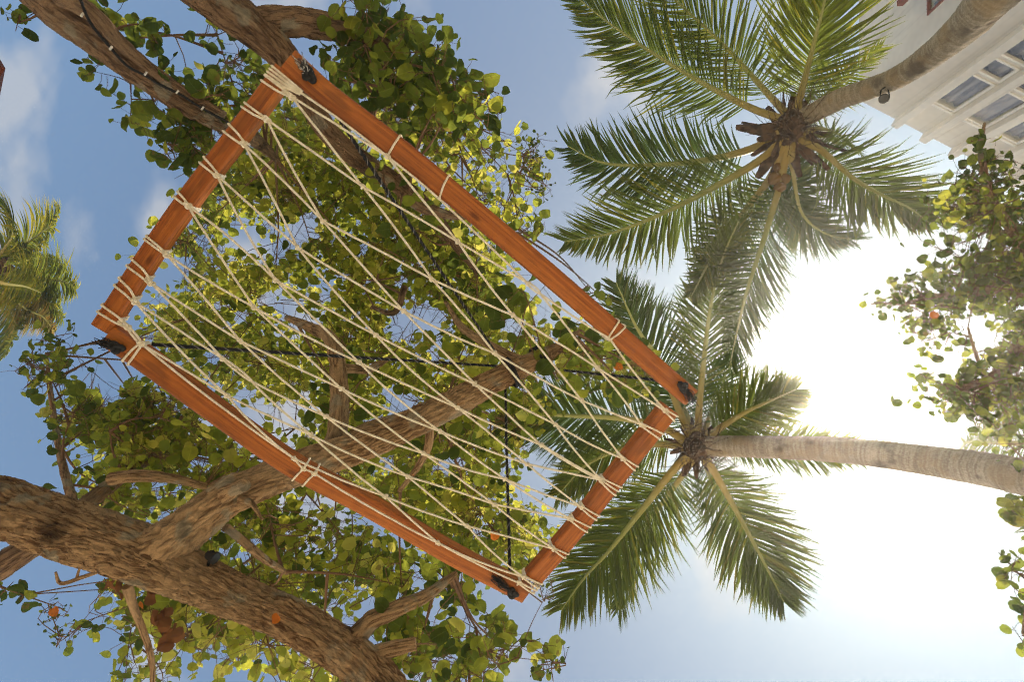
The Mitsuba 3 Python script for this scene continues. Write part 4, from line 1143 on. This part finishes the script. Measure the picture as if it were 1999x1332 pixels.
for kx, outs in {'L0': [(518, 150), (513, 156)], 'L1': [(478, 203), (474, 208)], 'L2': [(442, 243), (435, 252)], 'L3': [(393, 307), (389, 315)], 'L4': [(345, 377), (341, 384)],
                 'L5': [(285, 464), (284, 469)], 'L6': [(257, 511), (251, 520)], 'L7': [(234, 550), (228, 559)], 'L8': [(203, 604), (198, 613)]}.items():
    lash(kx, outs, bar1, BAR_W, BAR_H, .004)
lash('CW', [(536, 135), (531, 138), (527, 142), (523, 146)], bar1, BAR_W, BAR_H, .004)
for kx, outs in {'R0': [(1331, 822), (1327, 828)], 'R1': [(1305, 858), (1300, 864)], 'R2': [(1255, 921), (1251, 926)], 'R3': [(1220, 962), (1216, 967), (1212, 972)], 'R4': [(1175, 1015), (1171, 1020)],
                 'R5': [(1157, 1037), (1152, 1043)], 'R6': [(1113, 1089), (1109, 1094)], 'R7': [(1061, 1148), (1057, 1153)], 'R8': [(1051, 1160), (1048, 1164)]}.items():
    lash(kx, outs, bar2, BAR2_W, BAR_H, .004)
lash('E1', [(782, 262)], rail1, RAIL_W, RAIL_H, 0)
lash('E1b', [(879, 338)], rail1, RAIL_W, RAIL_H, 0)
lash('E3', [(1214, 627), (1222, 634)], rail1, RAIL_W, RAIL_H, 0)
lash('BK', [(240, 705), (246, 711)], rail2, RAIL_W, RAIL_H, 0)
lash('G1', [(568, 942)], rail2, RAIL_W, RAIL_H, 0)
lash('G2', [(588, 954)], rail2, RAIL_W, RAIL_H, 0)

# black suspension ropes
hang = at(986, 716, sc * lam.mean() * 1.0 + 1.22)
hang2 = at(1040, 717, sc * lam.mean() * 1.0 + 1.26)


def twisted(p, r, name, parent, pitch=.055, mat='m_black_rope'):
    p = spline(np.asarray(p, float), int(np.linalg.norm(np.diff(np.asarray(p), axis=0), axis=1).sum() / .005) + 8)
    t, a, b = frames(p, norm([.3, .5, .1]))
    L = np.concatenate([[0], np.cumsum(np.linalg.norm(np.diff(p, axis=0), axis=1))])
    parts = []
    for k in range(3):
        th = L / pitch * 2 * np.pi + k * 2 * np.pi / 3
        q = p + (a * np.cos(th)[:, None] + b * np.sin(th)[:, None]) * r * .54
        parts.append(tube(q, r * .52, 6, ref=(.3, .5, .1), cap=False))
    kk_ = put(parent, name, shape(join(parts), mat))
    th = L / pitch * 2 * np.pi + np.pi / 3
    q = p + (a * np.cos(th)[:, None] + b * np.sin(th)[:, None]) * r * .86
    put(kk_, 'tracer_yarn', shape(tube(q, r * .20, 5, ref=(.3, .5, .1), cap=False), 'm_tracer'))
    return kk_


corners = {'A': ((603, 146), (592, 122), (18, -10)), 'B': ((226, 679), (196, 668), (-1, 0)), 'C': ((1001, 1160), (966, 1128), 0), 'D': ((1334, 756), (1350, 782), 0)}
for nme, (kp, tail, _) in corners.items():
    q = plane(*kp, -.012)
    top = q + up * (RAIL_H + .02)
    h_ = hang2 if nme == 'D' else hang
    sagm = (top + h_) / 2 + np.array([0, 0, -.02])
    twisted([q, top, top * .94 + h_ * .06, sagm, h_], .0078, 'suspension_rope', ham)
    # stopper knot below the rail, with a frayed end
    t = np.linspace(0, 2 * np.pi, 60)
    e = norm(plane(*tail, -.012) - q)
    f_ = np.cross(up, e)
    w = (np.sin(t) + 2 * np.sin(2 * t)), (np.cos(t) - 2 * np.cos(2 * t)), -np.sin(3 * t)
    kq = q + (w[0][:, None] * e * 1.15 + w[1][:, None] * f_ * .8 + w[2][:, None] * up * .8) * .0072
    kk = put(ham, 'stopper_knot', shape(tube(kq, .0088, 8), 'm_black_rope'), 'black rope knot under the frame corner')
    strands = []
    tp = plane(*tail, -.015)
    for _ in range(34):
        ed = tp + rng.normal(size=3) * np.array([.012, .012, .008]) + e * rng.uniform(-.01, .014)
        md = q + (ed - q) * .55 + rng.normal(size=3) * .006
        strands.append(tube(spline(np.array([q + e * .008, md, ed]), 8), np.linspace(.0022, .0013, 8), 5))
    put(kk, 'frayed_end', shape(join(strands), 'm_fleck_rope' if nme == 'A' else 'm_black_rope'))
# turns of black rope round the limb
lim = A.wood[1]
for hp in (hang, hang2):
    i = np.argmin(np.linalg.norm(lim - hp, axis=1))
    tt = norm(np.gradient(lim, axis=0)[i])
    rad = 0.09 if hp is hang else .072
    aa = norm(np.cross(tt, Z)); bb = np.cross(aa, tt)
    th = np.linspace(0, 2 * np.pi * 2, 70)
    p = lim[i] + tt * ((th / (2 * np.pi) - 1.5) * .018)[:, None] + (np.cos(th)[:, None] * aa + np.sin(th)[:, None] * bb) * rad
    put(ham, 'limb_turns', shape(tube(p, .0085, 7), 'm_black_rope'))
    j_ = lim[i] - norm(lim[i] - hp) * rad
    put(ham, 'hanging_loop', shape(tube(spline(np.array([j_, (j_ + hp) / 2 + np.array([.004, 0, 0]), hp]), 10), .010, 8), 'm_black_rope'))

# ------------------------------------------------------------------ small things
def spotlight(k, c, aim, s, mount):
    aim = norm(aim)
    a = norm(np.cross(aim, Z + .01)); b = np.cross(aim, a)
    p = np.array([c + aim * x * s for x in (-.75, -.7, -.45, .1, .55, .62)])
    prof = circ(20)[None] * (np.array([.15, .42, .55, .6, .72, .72]) * s)[:, None, None]
    put(k, 'lamp_housing', shape(sweep(p, prof, a), 'm_black_metal', smooth=35))
    put(k, 'lens', shape(tube(np.array([c + aim * .58 * s, c + aim * .66 * s]), .62 * s, 20, ref=a), 'm_lens', smooth=35))
    for sg_ in (-1, 1):
        put(k, 'bracket_arm', shape(tube(spline(np.array([c + a * sg_ * .74 * s, c + a * sg_ * .8 * s + (mount - c) * .5, mount + a * sg_ * .3 * s]), 10), .09 * s, 6), 'm_black_metal'))


s1 = thing('spotlight', 'small black spotlight clamped under the upper palm trunk', 'spotlight')
c1 = at(1726, 191, 6.05)
spotlight(s1, c1, at(1722, 205, 5.6) - c1, .075, at(1731, 172, 6.08))
s2 = thing('spotlight', 'round black lamp sitting in the fork of the big limb', 'spotlight')
c2 = at(413, 1087, 2.74)
spotlight(s2, c2, np.array([.9, .25, -.2]), .045, at(402, 1110, 2.75))

lc = thing('light_cable', 'black cable with pale clips running along the top left limb', 'cable')
cab = [(150, -20, 2.88), (175, 42, 2.95), (215, 92, 3.03), (248, 128, 3.10), (285, 148, 3.18), (312, 165, 3.22), (348, 182, 3.28), (396, 212, 3.38), (440, 236, 3.46), (480, 262, 3.55)]
put(lc, 'wire', shape(tube(spline(np.array([at(*q) for q in cab]), 90), .0085, 7), 'm_black_metal'))
for x, y, d in ((160, 28, 2.93), (216, 93, 3.02), (284, 143, 3.16), (346, 179, 3.27), (395, 211, 3.36)):
    c = at(x, y, d)
    v, f, u = box_mesh((-.004, -.014, -.006), (.004, .014, .006), axes=np.stack([norm([.8, .6, 0]), norm([-.6, .8, 0]), Z]), origin=c, chamfer=.002)
    put(lc, 'clip', shape((v, f, u), 'm_white_clip', smooth=False))

# timber gazebo whose eave corner just enters at the left edge
gz = thing('gazebo', 'dark red timber eave corner poking in at the left edge', 'gazebo')
tip = at_z(-10, 122, 3.4)
g1, g2 = norm([-.55, -.835, 0]), norm([-.55, .835, 0])
cen = tip + (g1 + g2) * 1.6; apex = cen + Z * 1.3
crn = [tip, tip + g1 * 3.2, tip + (g1 + g2) * 3.2, tip + g2 * 3.2]
for a, b in zip(crn, crn[1:] + crn[:1]):
    v = np.array([a, b, apex, a + Z * .06, b + Z * .06, apex + Z * .06])
    put(gz, 'roof_panel', shape((v, np.array([[0, 1, 2], [3, 5, 4], [0, 3, 4], [0, 4, 1], [1, 4, 5], [1, 5, 2], [2, 5, 3], [2, 3, 0]]), np.zeros((6, 2))), 'm_red_timber', smooth=False))
    dd = norm(b - a); oo = norm(np.cross(dd, Z))
    put(gz, 'fascia', shape(box_mesh((0.02, -.02, -.16), (3.16, .02, -.004), axes=np.stack([dd, oo, Z]), origin=a, chamfer=.004), 'm_red_timber', smooth=False))
    q = a + (cen - a) * .12
    put(gz, 'post', shape(box_mesh((-.06, -.06, 0), (.06, .06, 3.42), axes=np.stack([dd, oo, Z]), origin=np.array([q[0], q[1], 0]), chamfer=.008), 'm_red_timber', smooth=False))

# ------------------------------------------------------------------ humid air
scene['haze'] = {'type': 'cube', 'to_world': T().translate([0, 0, 8.0]).scale([950, 950, 9.4]), 'bsdf': {'type': 'null'}, 'interior': {'type': 'ref', 'id': 'sea_air'}}
labels['haze'] = {'kind': 'stuff', 'label': 'thin humid sea air glowing around the sun', 'category': 'haze'}
